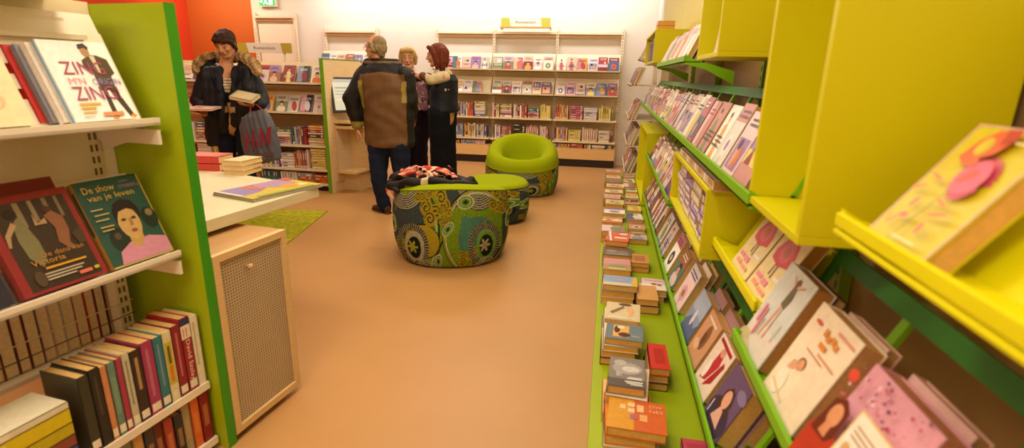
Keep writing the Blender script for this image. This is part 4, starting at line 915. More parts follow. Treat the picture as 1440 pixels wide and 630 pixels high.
# ================================================================ POUFS
def lerp(a, b, t): return a + (b - a) * t
def pat(theta, v, R, H, shift=0.0):
    """paisley print. theta around (0 = towards camera, + = right), v 0..1 height. returns rgb rows"""
    th = (theta + shift + PI/2) % PI - PI/2
    a = np.sin(th); x = a * R; y = v * H
    n = x.size
    lime = np.array(C('#86961a')[:3]); slate = np.array(C('#3c4644')[:3]); gold = np.array(C('#9c8a20')[:3]); teal = np.array(C('#4a7a66')[:3])
    pale = np.array(C('#b8b490')[:3]); dark = np.array(C('#1c201c')[:3]); lgrn = np.array(C('#5c8c1e')[:3]); ltb = np.array(C('#7fa060')[:3])
    rs = np.random.RandomState(4)
    gx = (np.floor((x + 2) / .0065) + 131 * np.floor((y + 2) / .0065)).astype(int) % 4096
    rnd = rs.rand(4096)[gx]
    col = lime[None, :] * (.55 + .7 * rnd[:, None]); col = np.where((rnd > .62)[:, None], lgrn[None, :] * (.8 + .4*rnd[:, None]), col)
    def put(mask, c): col[mask] = c
    def el(cx, cy, rx, ry, rot=0):
        dx, dy = x - cx, y - cy; c_, s_ = math.cos(rot), math.sin(rot)
        u = dx*c_ + dy*s_; w = -dx*s_ + dy*c_
        return np.sqrt((u/rx)**2 + (w/ry)**2), np.arctan2(w/ry, u/rx)
    k = R; h = H
    # slate grounds
    for cx, cy, rx, ry, ro in ((-.62, .66, .27, .26, -.5), (-.95, .2, .22, .35, 0), (.05, .98, .17, .18, 0), (.93, .62, .14, .5, 0), (.8, .1, .4, .13, 0), (-.7, .04, .35, .12, 0), (-.98, .8, .1, .3, 0)):
        d, _ = el(cx*k, cy*h, rx*k, ry*h, ro); put(d < 1, slate)
    # striped bands, top
    for cx in (-.72, .42):
        d, _ = el(cx*k, 1.12*h, .34*k, .36*h); ring = (d < 1) & (d > .45)
        put(ring, np.where(((d[ring]*26) % 2 < 1.1)[:, None], pale*.75, dark[None, :]+.02))
    # long curved vine outline
    for off, c in ((0, pale), (.016, lgrn), (.03, dark)):
        f = np.abs(x/k - (-.28 + off*1.5 + .16*np.sin(y/h*3.4 - .8) - .28*(y/h - .2)*(y/h > .4))) < .012
        put(f & (y/h < .95), c)
    d, _ = el(.42*k, .45*h, .52*k, .52*h); put((np.abs(d - 1) < .018), pale); put(np.abs(d - 1.05) < .014, gold); put(np.abs(d - 1.09) < .012, dark)
    # teal leaf
    d, _ = el(.40*k, .42*h, .30*k, .27*h); put(d < 1, teal*.9); d, _ = el(.25*k, .45*h, .10*k, .26*h, .2); put(d < 1, teal)
    d, _ = el(-.46*k, .38*h, .27*k, .22*h); put(d < 1, gold*1.05); put(np.abs(d - 1) < .03, dark)
    # gold scrollwork
    for cx, cy, s in ((-.27, .86, 1.0), (.78, .86, .8), (.28, .12, .8), (-.82, .2, .7), (-.42, .98, .6), (-.12, .72, .5)):
        for j in range(7):
            aa = j*2.4 + cx*5; px = cx*k + .055*s*math.cos(aa)*(1 + .5*(j % 2)); py = cy*h + .05*s*math.sin(aa)*(1 + .4*(j % 3))
            d, t = el(px, py, .042*s, .042*s)
            put(d < 1, gold); put((d < .82) & (((d*2.0 - t/(2*PI)) % 1) < .33), dark)
    # big eyes
    for cx, cy, s in ((-.62, .30, 1.0), (.52, .32, 1.0)):
        d, t = el(cx*k, cy*h, .115*s, .135*s, .25 if cx > 0 else -.25)
        put((d < 1) & (((t*46/(2*PI)*2) % 2) < 1) & (d > .70), pale*.5); put((d < 1) & (((t*46/(2*PI)*2) % 2) >= 1) & (d > .70), dark*1.2 + .012)
        d3, t3 = el(cx*k + .012, cy*h - .004, .070*s, .098*s, .25 if cx > 0 else -.25); d3 = d3 + .18*np.abs(np.sin(t3))**3*0; put(d3 < 1, (ltb if cx > 0 else pale)*.8); put(d3 < .84, pale*.75 if cx < 0 else lgrn*1.1); put(d3 < .68, dark)
        d2, t2 = el(cx*k, cy*h, .038*s, .038*s); put(d2 < (.75 + .35*np.cos(6*t2)), np.array(C('#98a030')[:3]) if cx < 0 else pale*.7); put(d2 < .25, gold)
        d, t = el(cx*k + .02, cy*h - .13, .06, .05); put((d < 1), dark); put((d < 1) & ((d*7) % 2 < .8), pale*.8); put(d < .3, np.array(C('#1c3a5c')[:3]))
        d, t = el(cx*k + .08*(1 if cx < 0 else .4), cy*h - .15, .09, .085); put((d < 1) & (d > .5) & ((d*12) % 2 < 1), pale*.75)
    # small leaf eyes
    for cx, cy, ro, s in ((.22, .86, .1, 1.0), (-.06, .54, .7, .8), (-.24, .12, 1.2, .8), (.93, .62, 1.3, .9), (-.94, .55, 1.5, .9)):
        d, _ = el(cx*k, cy*h, .062*s, .036*s, ro); put(d < 1, pale); put(d < .82, lgrn); put(d < .6, pale*.9); put(d < .48, lgrn*.7); put(d < .22, dark)
    # weave
    col *= (.86 + .28*rs.rand(4096)[(gx*7) % 4096])[:, None]
    return np.clip(col, 0, 1)

def pouf(name, loc, rz, R, H, label, cat, profile, seam, tiltf=None, plan=2.3, nt=420, group=None, rprof=None, shift=0.0, sub=None):
    """profile: list of (r fraction, z) from floor out and over; first seam rows are patterned cloth, the rest lime top"""
    e = empty(name, loc, rz, label, cat, group)
    # densify profile by Catmull-Rom
    P = [Vector((a, b, 0)) for a, b in profile]; dense = []
    for i in range(len(P) - 1):
        p0, p1, p2, p3 = P[max(i-1, 0)], P[i], P[i+1], P[min(i+2, len(P)-1)]
        m = 26 if i < seam else 12
        for j in range(m):
            t = j / m
            dense.append((.5*((2*p1) + (p2-p0)*t + (2*p0-5*p1+4*p2-p3)*t*t + (3*p1-p0-3*p2+p3)*t**3), i))
    dense.append((P[-1], len(P)-2))
    th = np.arange(nt) * 2*PI / nt
    cs, sn = np.sin(th), -np.cos(th)         # theta 0 faces -y, + goes to +x
    rad = (np.abs(cs)**plan + np.abs(sn)**plan) ** (-1.0/plan)
    def ringpts(p):
        z = np.full(nt, p.y)
        if tiltf is not None: z = tiltf(th, p.x, p.y)
        return np.stack([cs*rad*p.x*R, sn*rad*p.x*R, z], 1)
    segs = ([d for d in dense if d[1] < seam] + [next(d for d in dense if d[1] >= seam)], [d for d in dense if d[1] >= seam])
    for nm, rows_, isp in (('patterned_cover', segs[0], True), ('lime_top', segs[1], False)):
        V = np.concatenate([ringpts(d[0]) for d in rows_]); nr = len(rows_)
        faces = [(i*nt + k, i*nt + (k+1) % nt, (i+1)*nt + (k+1) % nt, (i+1)*nt + k) for i in range(nr-1) for k in range(nt)]
        if not isp: faces.append(tuple(range((nr-1)*nt, nr*nt)))
        else: faces.append(tuple(reversed(range(nt))))
        me = bpy.data.meshes.new(nm); me.from_pydata(V.tolist(), [], faces); me.materials.append(FABRIC)
        ca = me.color_attributes.new('Col', 'FLOAT_COLOR', 'POINT')
        if isp:
            zs = np.array([d[0].y for d in rows_]); zt = zs.max()
            tt = np.tile(th, nr); tt = (tt + PI) % (2*PI) - PI
            cc = pat(tt, np.repeat(zs/zt, nt), R, H, shift)
        else: cc = np.tile(np.array(C('#98a608')[:3]), (nr*nt, 1))
        ca.data.foreach_set('color', np.concatenate([cc, np.ones((nr*nt, 1))], 1).ravel())
        me.polygons.foreach_set('use_smooth', [True]*len(me.polygons)); me.update()
        o = bpy.data.objects.new(nm, me); COL.objects.link(o); o.parent = e
    # piping
    sr = segs[1][0][0]; ring = ringpts(sr)
    MB().tube([tuple(q*np.array([1.003,1.003,1])) for q in ring[::6]] + [tuple(ring[0])], .005, C('#7c8418'), 6).build('piping', FABRIC, e, smooth=True)
    return e

def chair_tilt(th, r, z, amp=.235, sg=-1):
    # the rim rises towards the back of the chair
    b = (1 + sg * np.cos(th)) / 2
    k = max(0.0, min(1.0, (z - .02) / .40))
    return z + k * (b ** 1.1) * amp * (1.0 if r > .5 else .55 + .45*max(0, (r - .25)/.25))
TUB = [(.62, .0), (.84, .004), (.93, .05), (.985, .13), (1.0, .22), (.99, .30), (.955, .375), (.86, .425), (.72, .435), (.58, .40), (.49, .33), (.44, .27), (.38, .235), (.2, .225), (.02, .225)]
pouf('tub_chair', (-1.165, 3.86, 0), .295, .455, .44, 'large paisley tub chair seen from behind with a coat on it', 'chair',
     [(.56, .0), (.80, .004), (.90, .05), (.965, .13), (.99, .22), (.985, .31), (.965, .385), (.935, .418), (.86, .438), (.76, .444)] + TUB[9:], 7, tiltf=lambda th, r, z: chair_tilt(th, r, z, .185, 1), nt=520, group='paisley tub chairs')
pouf('pouf', (-1.05, 4.98, 0), .25, .335, .40, 'small paisley pouf behind the large one', 'pouf',
     [(.6, .0), (.84, .004), (.93, .05), (.98, .12), (1.0, .2), (.985, .28), (.95, .355), (.88, .385), (.7, .40), (.4, .405), (.05, .405)], 6, nt=300, shift=.9)
pouf('tub_chair', (-1.0, 6.30, 0), .12, .445, .44, 'round lime tub chair with a paisley base and a hollow seat', 'chair',
     [(.62, .0), (.84, .004), (.93, .05), (.985, .13), (1.0, .22), (.99, .30), (.955, .375), (.86, .425), (.72, .435), (.58, .40), (.49, .33), (.44, .27), (.38, .235), (.2, .225), (.02, .225)], 5, tiltf=chair_tilt, nt=420, shift=2.2, group='paisley tub chairs')
# ================================================================ PEOPLE
def organic(name, mb, material, colfn, parent, voxel=.008, smooth=5, wob=None):
    me = bpy.data.meshes.new(name); me.from_pydata(mb.v, [], mb.f); me.update()
    bm = bmesh.new(); bm.from_mesh(me); bmesh.ops.recalc_face_normals(bm, faces=bm.faces); bm.to_mesh(me); bm.free()
    o = bpy.data.objects.new(name, me); COL.objects.link(o)
    r = o.modifiers.new('r', 'REMESH'); r.mode = 'VOXEL'; r.voxel_size = voxel; r.adaptivity = 0
    if smooth:
        s = o.modifiers.new('s', 'SMOOTH'); s.factor = .5; s.iterations = smooth
    dg = bpy.context.evaluated_depsgraph_get()
    m2 = bpy.data.meshes.new_from_object(o.evaluated_get(dg))
    bpy.data.objects.remove(o); bpy.data.meshes.remove(me)
    m2.name = name; m2.materials.clear(); m2.materials.append(material)
    n = len(m2.vertices); co = np.empty(n*3, 'f'); m2.vertices.foreach_get('co', co); co = co.reshape(-1, 3)
    if wob is not None:
        nr = np.empty(n*3, 'f'); m2.vertices.foreach_get('normal', nr); nr = nr.reshape(-1, 3)
        co = co + nr * wob(co)[:, None]; m2.vertices.foreach_set('co', co.astype('f').ravel())
    cols = colfn(co) if callable(colfn) else np.tile(np.array(colfn), (n, 1))
    ca = m2.color_attributes.new('Col', 'FLOAT_COLOR', 'POINT'); ca.data.foreach_set('color', cols.astype('f').ravel())
    m2.polygons.foreach_set('use_smooth', [True]*len(m2.polygons)); m2.update()
    ob = bpy.data.objects.new(name, m2); COL.objects.link(ob); ob.parent = parent
    return ob
def folds(amp, fx=18, fy=14, fz=22, ph=0):
    return lambda c: amp * (np.sin(c[:,0]*fx + 2.2*np.sin(c[:,2]*fz*.6 + ph) + ph) * np.sin(c[:,2]*fz + 1.7*np.sin(c[:,1]*fy + c[:,0]*7) + ph))
def furry(amp): return lambda c: amp * (np.sin(c[:,0]*173+c[:,2]*91)*np.sin(c[:,1]*151+c[:,2]*133)+np.sin(c[:,0]*263-c[:,1]*211))

class Fig:
    def __init__(s, base, label, name='person'):
        s.b = Vector(base); s.e = empty(name, s.b, 0, label, 'person')
        s.body = MB()
    def L(s, p): return Vector(p) - s.b
def rotYP(yaw, pitch=0, roll=0):
    """head local: forward -Y, right (viewer's) +X, up Z"""
    return Matrix.Rotation(yaw, 3, 'Z') @ Matrix.Rotation(pitch, 3, 'X') @ Matrix.Rotation(roll, 3, 'Y')
def head(f, c, R, s=1.0, female=False, down=False):
    """c = centre of skull (local)"""
    b = f.body; c = Vector(c)
    def q(x, y, z): return c + R @ (Vector((x, y, z)) * s)
    b.ball(q(0, .012, .02), (.074*s, .092*s, .092*s), R=R)            # cranium
    b.ball(q(0, -.030, -.012), (.062*s, .058*s, .082*s), R=R)         # face
    b.cap(q(0, -.045, -.078), q(0, -.058, -.092), .030*s, .022*s)     # chin
    for k in (-1, 1):
        b.cap(q(.048*k, .0, -.050), q(.022*k, -.050, -.088), .022*s, .022*s)   # jaw
        b.ball(q(.036*k, -.066, -.022), (.020*s, .016*s, .018*s), R=R)    # cheek
        b.ball(q(.076*k, .012, -.010), (.009*s, .018*s, .028*s), R=R)     # ear
        b.cap(q(.012*k, -.083, .022), q(.045*k, -.072, .022), .010*s, .009*s)   # brow ridge
    b.cap(q(0, -.088, .010), q(0, -.104, -.026), .009*s, .013*s)      # nose
    b.ball(q(.010, -.095, -.030), .009*s); b.ball(q(-.010, -.095, -.030), .009*s)
    b.cap(q(-.018, -.084, -.056), q(.018, -.084, -.056), .009*s, .009*s)   # lips
    m = MB(); 
    for k in (-1, 1):
        if down: m.ball(q(.030*k, -.081, -.001), (.014*s, .005*s, .0025*s), C('#4a2c20'), 10, 6, R=R); continue
        m.ball(q(.030*k, -.079, .003), (.012*s, .007*s, .0045*s), C('#d8c4b4'), 10, 6, R=R)
        m.ball(q(.030*k, -.084, .003), (.0055*s, .004*s, .0048*s), C('#2c1c14'), 8, 5, R=R)
    m.build('eyes', SKIN, f.e, smooth=True)
    m = MB().cap(q(-.020, -.0915, -.057), q(.020, -.0915, -.057), .0045*s, .0045*s, C('#a8504a') if female else C('#a05e50')); m.build('lips', SKIN, f.e, smooth=True)
    m = MB()
    for k in (-1, 1): m.cap(q(.014*k, -.0905, .030), q(.046*k, -.079, .031), .0035*s, .0028*s, C('#4a3428'))
    m.build('eyebrows', HAIR, f.e, smooth=True)
    return q
def hand(f, w, d, palm, curl=.7, side=1, s=1.0, spread=.16):
    """w wrist point, d unit direction of the hand, palm = palm normal, side=+1 thumb on cross(d,palm) side"""
    b = f.body; w = Vector(w); d = Vector(d).normalized(); pn = (Vector(palm) - d*Vector(palm).dot(d)).normalized(); t = d.cross(pn) * side
    ce = w + d*.045*s
    b.loft([(w - d*.01, t*.024*s, pn*.018*s), (w + d*.02*s, t*.033*s, pn*.016*s), (w + d*.06*s, t*.040*s, pn*.014*s), (w + d*.088*s, t*.038*s, pn*.011*s)], (0,0,0,1), 14)
    for i, (o, ln) in enumerate(((.030, .068), (.010, .078), (-.011, .072), (-.030, .056))):
        p0 = w + d*.082*s + t*o*s; a = curl * .5; dd = (d*math.cos(a) + pn*math.sin(a) + t*o*spread*6).normalized()
        p1 = p0 + dd*ln*.42*s; a2 = curl*1.3; dd = (d*math.cos(a2) + pn*math.sin(a2) + t*o*spread*6).normalized(); p2 = p1 + dd*ln*.33*s
        a3 = curl*1.9; dd = (d*math.cos(a3) + pn*math.sin(a3)).normalized(); p3 = p2 + dd*ln*.28*s
        b.cap(p0, p1, .0095*s, .0088*s); b.cap(p1, p2, .0088*s, .008*s); b.cap(p2, p3, .008*s, .007*s)
    p0 = w + d*.022*s + t*.030*s; p1 = p0 + (d*.7 + t*.65 + pn*.35).normalized()*.040*s; p2 = p1 + (d*.9 + t*.15 + pn*.5*curl).normalized()*.034*s
    b.cap(p0, p1, .013*s, .0105*s); b.cap(p1, p2, .0105*s, .0085*s)
def limb(mb, pts, rs):
    for i in range(len(pts)-1): mb.cap(pts[i], pts[i+1], rs[i], rs[i+1])
SKC = C('#d29a74')
def shoe(f, ankle, toe_dir, col, sole=C('#2a1c14'), s=1.0, zfloor=0):
    a = Vector(ankle); d = Vector(toe_dir); d.z = 0; d.normalize(); t = d.cross(Z3)
    m = MB(); z0 = zfloor
    h = Vector((a.x, a.y, z0)) 
    m.loft([(h - d*.075 + Z3*.045, t*.025, Z3*.03), (h - d*.06 + Z3*.048, t*.036, Z3*.044), (h + Z3*.05, t*.041, Z3*.048), (h + d*.08 + Z3*.038, t*.044, Z3*.036), (h + d*.15 + Z3*.030, t*.045, Z3*.028), (h + d*.19 + Z3*.026, t*.034, Z3*.022), (h + d*.205 + Z3*.022, t*.015, Z3*.014)], col, 18)
    m.cap(h + Z3*.06, h + Z3*.10, .042, .044, col)
    m2 = MB().loft([(h - d*.08 + Z3*.011, t*.03, Z3*.010), (h - d*.05 + Z3*.011, t*.041, Z3*.010), (h + d*.12 + Z3*.011, t*.048, Z3*.010), (h + d*.19 + Z3*.011, t*.038, Z3*.010), (h + d*.212 + Z3*.011, t*.015, Z3*.008)], sole, 16)
    o = organic('shoe', m, SHELL, col, f.e, .007, 3)
    m2.build('sole', PLAST, o, smooth=True)
    return o

# ---------- man with his back to us
Yb = 4.88
man = Fig((aty(545, 300, Yb).x, Yb, 0), 'grey-haired man in a brown and black jacket, seen from behind at the kiosk')
def q(u, v, dy=0): return man.L(aty(u, v, Yb + dy))
hc_ = q(528, 68, .02); R = rotYP(-math.radians(105), 0)
R = rotYP(math.radians(-112), 0)
qq = head(man, hc_, R, 1.06)
nk = q(534, 92, .03)
man.body.cap(hc_ + Vector((.02, .0, -.05)), nk, .060, .066)
hipL, hipR = q(532, 206, .0), q(562, 206, .0)
shL, shR = q(509, 104, .02), q(574, 106, .02)
elL, wrL = q(492, 142, -.02), q(503, 178, .02)
elR, wrR = q(579, 146, .04), q(578, 168, .26)
knL, anL = q(533, 252, -.04), q(541, 290, 0); knR, anR = q(565, 250, .02), q(573, 286, .12)
anL.z = .09; anR.z = .09
for a in ((nk, (shL + shR)/2 + Vector((0, .04, -.1)), .06, .11), ((shL+shR)/2 + Vector((0,.04,-.1)), (hipL+hipR)/2 + Vector((0, .05, 0)), .11, .11)): man.body.cap(*a)
limb(man.body, [shL, elL, wrL], [.06, .045, .032]); limb(man.body, [shR, elR, wrR], [.06, .045, .032])
limb(man.body, [hipL, knL, anL], [.078, .06, .042]); limb(man.body, [hipR, knR, anR], [.078, .06, .042])
hand(man, wrL + Vector((.0, 0, -.02)), (-.05, .05, -1), (.8, .5, 0), .55, 1)
hand(man, wrR, (-.2, 1, .1), (0, 0, -1), .6, 1)
organic('body', man.body, SKIN, SKC, man.e, .0065, 4)
# hair: grey fringe with balding crown
hm = MB()
hm.ball(qq(0, .052, .006), (.078, .062, .066), R=R); hm.ball(qq(0, .046, .046), (.073, .066, .062), R=R)
for k in (-1, 1): hm.cap(qq(.068*k, .005, .03), qq(.066*k, .045, -.02), .020, .022)
hm.cap(qq(0, .07, -.02), qq(0, .066, -.045), .045, .04)
organic('hair', hm, HAIR, C('#8a7454'), man.e, .006, 3, wob=furry(.0014))
g = MB()
for k in (-1, 1):
    ring = [qq(.032*k + .022*math.cos(t*PI/6), -.098 + .006*abs(math.cos(t*PI/6)), .002 + .016*math.sin(t*PI/6)) for t in range(13)]
    g.tube(ring, .0016, C('#4a3a30'), 6)
    g.tube([qq(.054*k, -.094, .006), qq(.082*k, -.03, .008), qq(.084*k, .012, .004)], .0016, C('#4a3a30'), 6)
g.tube([qq(-.01, -.102, .006), qq(.01, -.102, .006)], .0016, C('#4a3a30'), 6)
g.build('glasses', PLAST, man.e)
# jacket torso
BR, BLK, OLV = np.array(C('#6a4a2a')), np.array(C('#1a1614')), np.array(C('#94803a'))
jm = MB(); X = Vector((1, 0, 0)); Yv = Vector((0, 1, 0))
st = []
for (u0, u1, v, dd) in ((516, 558, 88, .10), (508, 570, 96, .13), (503, 577, 106, .155), (503, 579, 120, .165), (505, 580, 140, .170), (508, 580, 165, .175), (511, 579, 185, .175), (512, 580, 200, .185), (513, 579, 206, .180)):
    a, b = q(u0, v), q(u1, v); st.append(((a + b)/2 + Vector((0, .05, 0)), X*((b-a).length/2), Yv*dd))
jm.loft(st, (0,0,0,1), 28)
limb(jm, [shL + Vector((.03,0,0)), elL + Vector((.012, 0, .02)), wrL + Vector((0, 0, .03))], [.090, .082, .062])
limb(jm, [shR + Vector((-.03,0,0)), elR + Vector((-.012, 0, .02)), wrR], [.090, .080, .060])
jm.cap(q(519, 90, .03), q(558, 92, .03), .060, .060); 
jm.loft([(nk + Vector((.02, .02, -.06)), X*.115, Yv*.11), (nk + Vector((.01, .02, .0)), X*.098, Yv*.098), (nk + Vector((-.004, .01, .062)), X*.088, Yv*.09)], (0,0,0,1), 20)
xl0, xr0 = q(512, 130).x, q(573, 130).x; zsh = q(540, 104).z; ztop = q(540, 97).z; zcol = q(540, 88).z
def mancol(c):
    n = len(c); col = np.tile(BLK, (n, 1)).astype(float)
    left = xl0 + .012*np.sin(c[:,2]*9); right = xr0 + .0*c[:,2]
    yoke = zsh + .02 - .5*np.abs(c[:,0] - (xl0 + xr0)/2)*.25
    back = (c[:,0] > left) & (c[:,0] < right) & (c[:,2] < yoke)
    col[back] = BR
    strip = (np.abs(c[:,0] - left - .012) < .020) & (c[:,2] < zsh - .06) & (c[:,2] > zsh - .32); col[strip] = OLV
    strip = (np.abs(c[:,0] - right + .012) < .022) & (c[:,2] < zsh - .06) & (c[:,2] > zsh - .26); col[strip] = OLV
    pip = (np.abs(c[:,2] - zcol - .005) < .010) & (c[:,1] < nk.y + .05); col[pip] = np.array(C('#6a5434'))
    cuff = (c[:,0] < xl0 - .0) & (c[:,2] < wrL.z + .055) ; col[cuff] = OLV
    return col
organic('jacket', jm, SHELL, mancol, man.e, .0075, 4, wob=folds(.006))
tm = MB()
limb(tm, [hipL + Vector((0, .0, .0)), knL, anL + Vector((0, 0, -.02))], [.108, .082, .066]); limb(tm, [hipR + Vector((0, .0, .0)), knR, anR + Vector((0, 0, -.02))], [.108, .082, .066])
tm.cap(hipL + Vector((.01, .03, .0)), hipR + Vector((-.01, .03, .0)), .105, .105)
organic('trousers', tm, CLOTH, C('#1c2236'), man.e, .008, 4, wob=folds(.005, 12, 9, 26))
shoe(man, anL, (-.75, .5, 0), C('#4a2c1a')); shoe(man, anR, (-.5, .8, 0), C('#4a2c1a'))

# ---------- woman in the fur-trimmed coat
Yw = 4.45
wo = Fig((aty(325, 200, Yw).x, Yw, 0), 'dark-haired woman in a black fur-hooded coat looking down at a book')
def q(u, v, dy=0): return wo.L(aty(u, v, Yw + dy))
hc_ = q(317, 62, -.0); R = rotYP(math.radians(8), math.radians(24))
qq = head(wo, hc_, R, 1.0, True, True); nk = q(318, 90, .05)
wo.body.cap(hc_ + Vector((0, .04, -.05)), nk, .052, .055)
shL, shR = q(290, 102, .03), q(350, 102, .03)
elL, wrL = q(281, 142, -.02), q(288, 160, -.20)
elR, wrR = q(366, 138, -.02), q(356, 147, -.22)
hipL, hipR = q(318, 172, .02), q(344, 172, .02)
knL, knR = q(320, 215, 0), q(346, 215, 0); anL = q(322, 250, .02); anR = q(350, 250, .05); anL.z = .09; anR.z = .09
wo.body.cap(nk, (shL+shR)/2 + Vector((0, 0, -.08)), .06, .12); wo.body.cap((shL+shR)/2 + Vector((0, 0, -.08)), (hipL+hipR)/2, .12, .125)
wo.body.ball(q(306, 118, -.03), .062); wo.body.ball(q(330, 118, -.03), .062)
limb(wo.body, [shL, elL, wrL], [.05, .038, .028]); limb(wo.body, [shR, elR, wrR], [.05, .038, .028])
limb(wo.body, [hipL, knL, anL], [.085, .055, .04]); limb(wo.body, [hipR, knR, anR], [.085, .055, .04])
hand(wo, wrL, (.1, -1, -.05), (0, 0, 1), .35, 1, .95); hand(wo, wrR, (-.35, -1, .0), (0, 0, 1), .5, -1, .95)
organic('body', wo.body, SKIN, C('#c98f68'), wo.e, .0065, 4)
hm = MB()
hm.ball(qq(0, .022, .040), (.086, .098, .086), R=R); hm.ball(qq(.0, -.030, .080), (.070, .055, .040), R=R); hm.cap(qq(-.07, -.02, .03), qq(-.078, .01, -.04), .022, .018); hm.cap(qq(.07, -.02, .03), qq(.078, .01, -.04), .022, .018)
hm.cap(qq(0, .07, .0), qq(0, .065, -.07), .062, .05); limb(hm, [qq(-.066, -.045, .055), qq(-.03, -.078, .066), qq(.02, -.080, .060), qq(.062, -.050, .045)], [.020, .022, .022, .020])
organic('hair', hm, HAIR, C('#3c2418'), wo.e, .006, 2, wob=lambda c: .0035*np.sin(c[:,0]*110 + 1.5*np.sin(c[:,2]*60))*np.sin(c[:,1]*70 + c[:,2]*40))
# striped top
sm = MB()
sm.loft([(q(318, 109, .02), X*.13, Yv*.10), (q(318, 120, .0), X*.16, Yv*.13), (q(322, 145, .02), X*.15, Yv*.12), (q(328, 172, .03), X*.165, Yv*.12)], (0,0,0,1), 22)
sm.ball(q(306, 118, -.03), .072); sm.ball(q(330, 118, -.03), .072)
def strp(c):
    n = len(c); s_ = ((c[:,2]*1000) % 26) < 8; col = np.tile(np.array(C('#d8c4a0')), (n, 1)); col[s_] = np.array(C('#5a4638'))
    low = c[:,2] < q(318, 130).z; col[low] = np.array(C('#181a26')); return col
organic('striped_top', sm, CLOTH, strp, wo.e, .007, 3)
# open coat: two fronts, back, sleeves
cm_ = MB()
def slab(pts, th=.030):
    for i in range(len(pts)-1): cm_.cap(pts[i], pts[i+1], th, th)
for (u, du) in ((298, 0), (290, 0), (306, 4)):
    slab([q(u + 2, 100, -.04), q(u + 3, 125, -.12), q(u + 4 + du, 160, -.12), q(u + 6 + du, 182, -.08), q(u + 8 + du, 200 if u < 300 else 168, -.05)], .046)
for (u, du) in ((342, 0), (350, 0), (334, -2)):
    slab([q(u - 2, 100, -.04), q(u - 2, 125, -.12), q(u + du, 155, -.12), q(u + du, 172, -.08)], .046)
cm_.loft([(q(319, 97, .12), X*.20, Yv*.07), (q(320, 115, .08), X*.25, Yv*.11), (q(322, 150, .10), X*.25, Yv*.10), (q(322, 196, .12), X*.25, Yv*.09), (q(322, 204, .12), X*.22, Yv*.07)], (0,0,0,1), 24)
limb(cm_, [shL + Vector((.02, 0, .0)), elL, wrL + Vector((-.005, .05, 0))], [.088, .080, .062]); limb(cm_, [shR + Vector((-.02, 0, 0)), elR, wrR + Vector((.01, .05, 0))], [.088, .080, .062])
cm_.cap(shL + Vector((.03, -.0, -.0)), q(297, 96, .03), .075, .05); cm_.cap(shR + Vector((-.03, -.0, 0)), q(342, 96, .03), .075, .05)
zb = q(320, 152).z
def coatc(c):
    n = len(c); col = np.tile(np.array(C('#12131c')), (n, 1))
    b = (np.abs(c[:,2] - zb) < .026) & (c[:,1] < -.06) & (((c[:,0] > q(299,150).x) & (c[:,0] < q(313,150).x)) | ((c[:,0] > q(331,150).x) & (c[:,0] < q(347,150).x)))
    col[b] = np.array(C('#b8925c')); return col
organic('coat', cm_, SHELL, coatc, wo.e, .0075, 3, wob=folds(.007, 16, 12, 24))
# scarf-like dark collar
km = MB(); limb(km, [q(299, 82, .12), q(295, 94, .0), q(302, 112, -.12), q(309, 130, -.14)], [.035, .034, .03, .022]); limb(km, [q(339, 82, .12), q(343, 94, .0), q(337, 112, -.12), q(329, 132, -.14)], [.035, .034, .03, .022])
km.cap(q(300, 82, .14), q(338, 82, .14), .04, .04)
organic('collar', km, CLOTH, C('#14141c'), wo.e, .007, 3)
fm = MB(); limb(fm, [q(304, 80, .14), q(290, 82, .05), q(279, 90, -.02), q(277, 99, -.05)], [.045, .045, .045, .035]); limb(fm, [q(334, 80, .14), q(347, 84, .05), q(358, 92, -.02), q(362, 102, -.05)], [.045, .045, .048, .035])
fm.cap(q(304, 80, .14), q(334, 80, .14), .05, .05)
def furc(c):
    t = .5 + .5*np.sin(c[:,0]*90 + c[:,2]*70); a = np.array(C('#8a6a40')); b = np.array(C('#c8a878')); return a[None,:]*(1-t[:,None]) + b[None,:]*t[:,None]
organic('fur_trim', fm, FUR, furc, wo.e, .006, 1, wob=furry(.006))
tm = MB(); limb(tm, [hipL + Vector((0, .02, .05)), knL, anL + Vector((0,0,-.03))], [.115, .078, .066]); limb(tm, [hipR + Vector((0, .02, .05)), knR, anR + Vector((0,0,-.03))], [.115, .078, .066]); tm.cap(hipL + Vector((0,.02,.03)), hipR + Vector((0,.02,.03)), .12, .12)
organic('trousers', tm, CLOTH, C('#151a28'), wo.e, .008, 4, wob=folds(.005, 12, 9, 26))
shoe(wo, anL, (-.1, -1, 0), C('#241a14')); shoe(wo, anR, (.2, -1, 0), C('#241a14'))
# things she holds
wb = wo.b
p = aty(286, 156, Yw - .27)
book(frame((p.x, p.y - .06, p.z + .004), (1, .1, 0), Vector((-.1, 1, .10)).normalized(), (0, -.10, 1)), .235, .16, .018, C('#e6a090'), [R_(0,0,1,1,C('#ecd0c4')), R_(.1,.2,.5,.8,C('#e08a78'))], label='pink-and-white book held flat in the right hand of the fur-hood woman', parts=True, pag=C('#e8c8a8'))
p = aty(344, 142, Yw - .30)
rr = (frame((p.x, p.y - .05, p.z - .004), Vector((1, .1, -.20)).normalized(), Vector((-.15, 1, .35)).normalized(), Vector((.2, -.33, 1)).normalized()))
book(rr, .20, .15, .028, C('#8a8260'), [R_(0,0,1,1,C('#a09468')), R_(.1,.1,.9,.9,C('#c4b080'))], label='beige book held open-handed in the left hand of the fur-hood woman', parts=True, pag=C('#e8d0a0'))
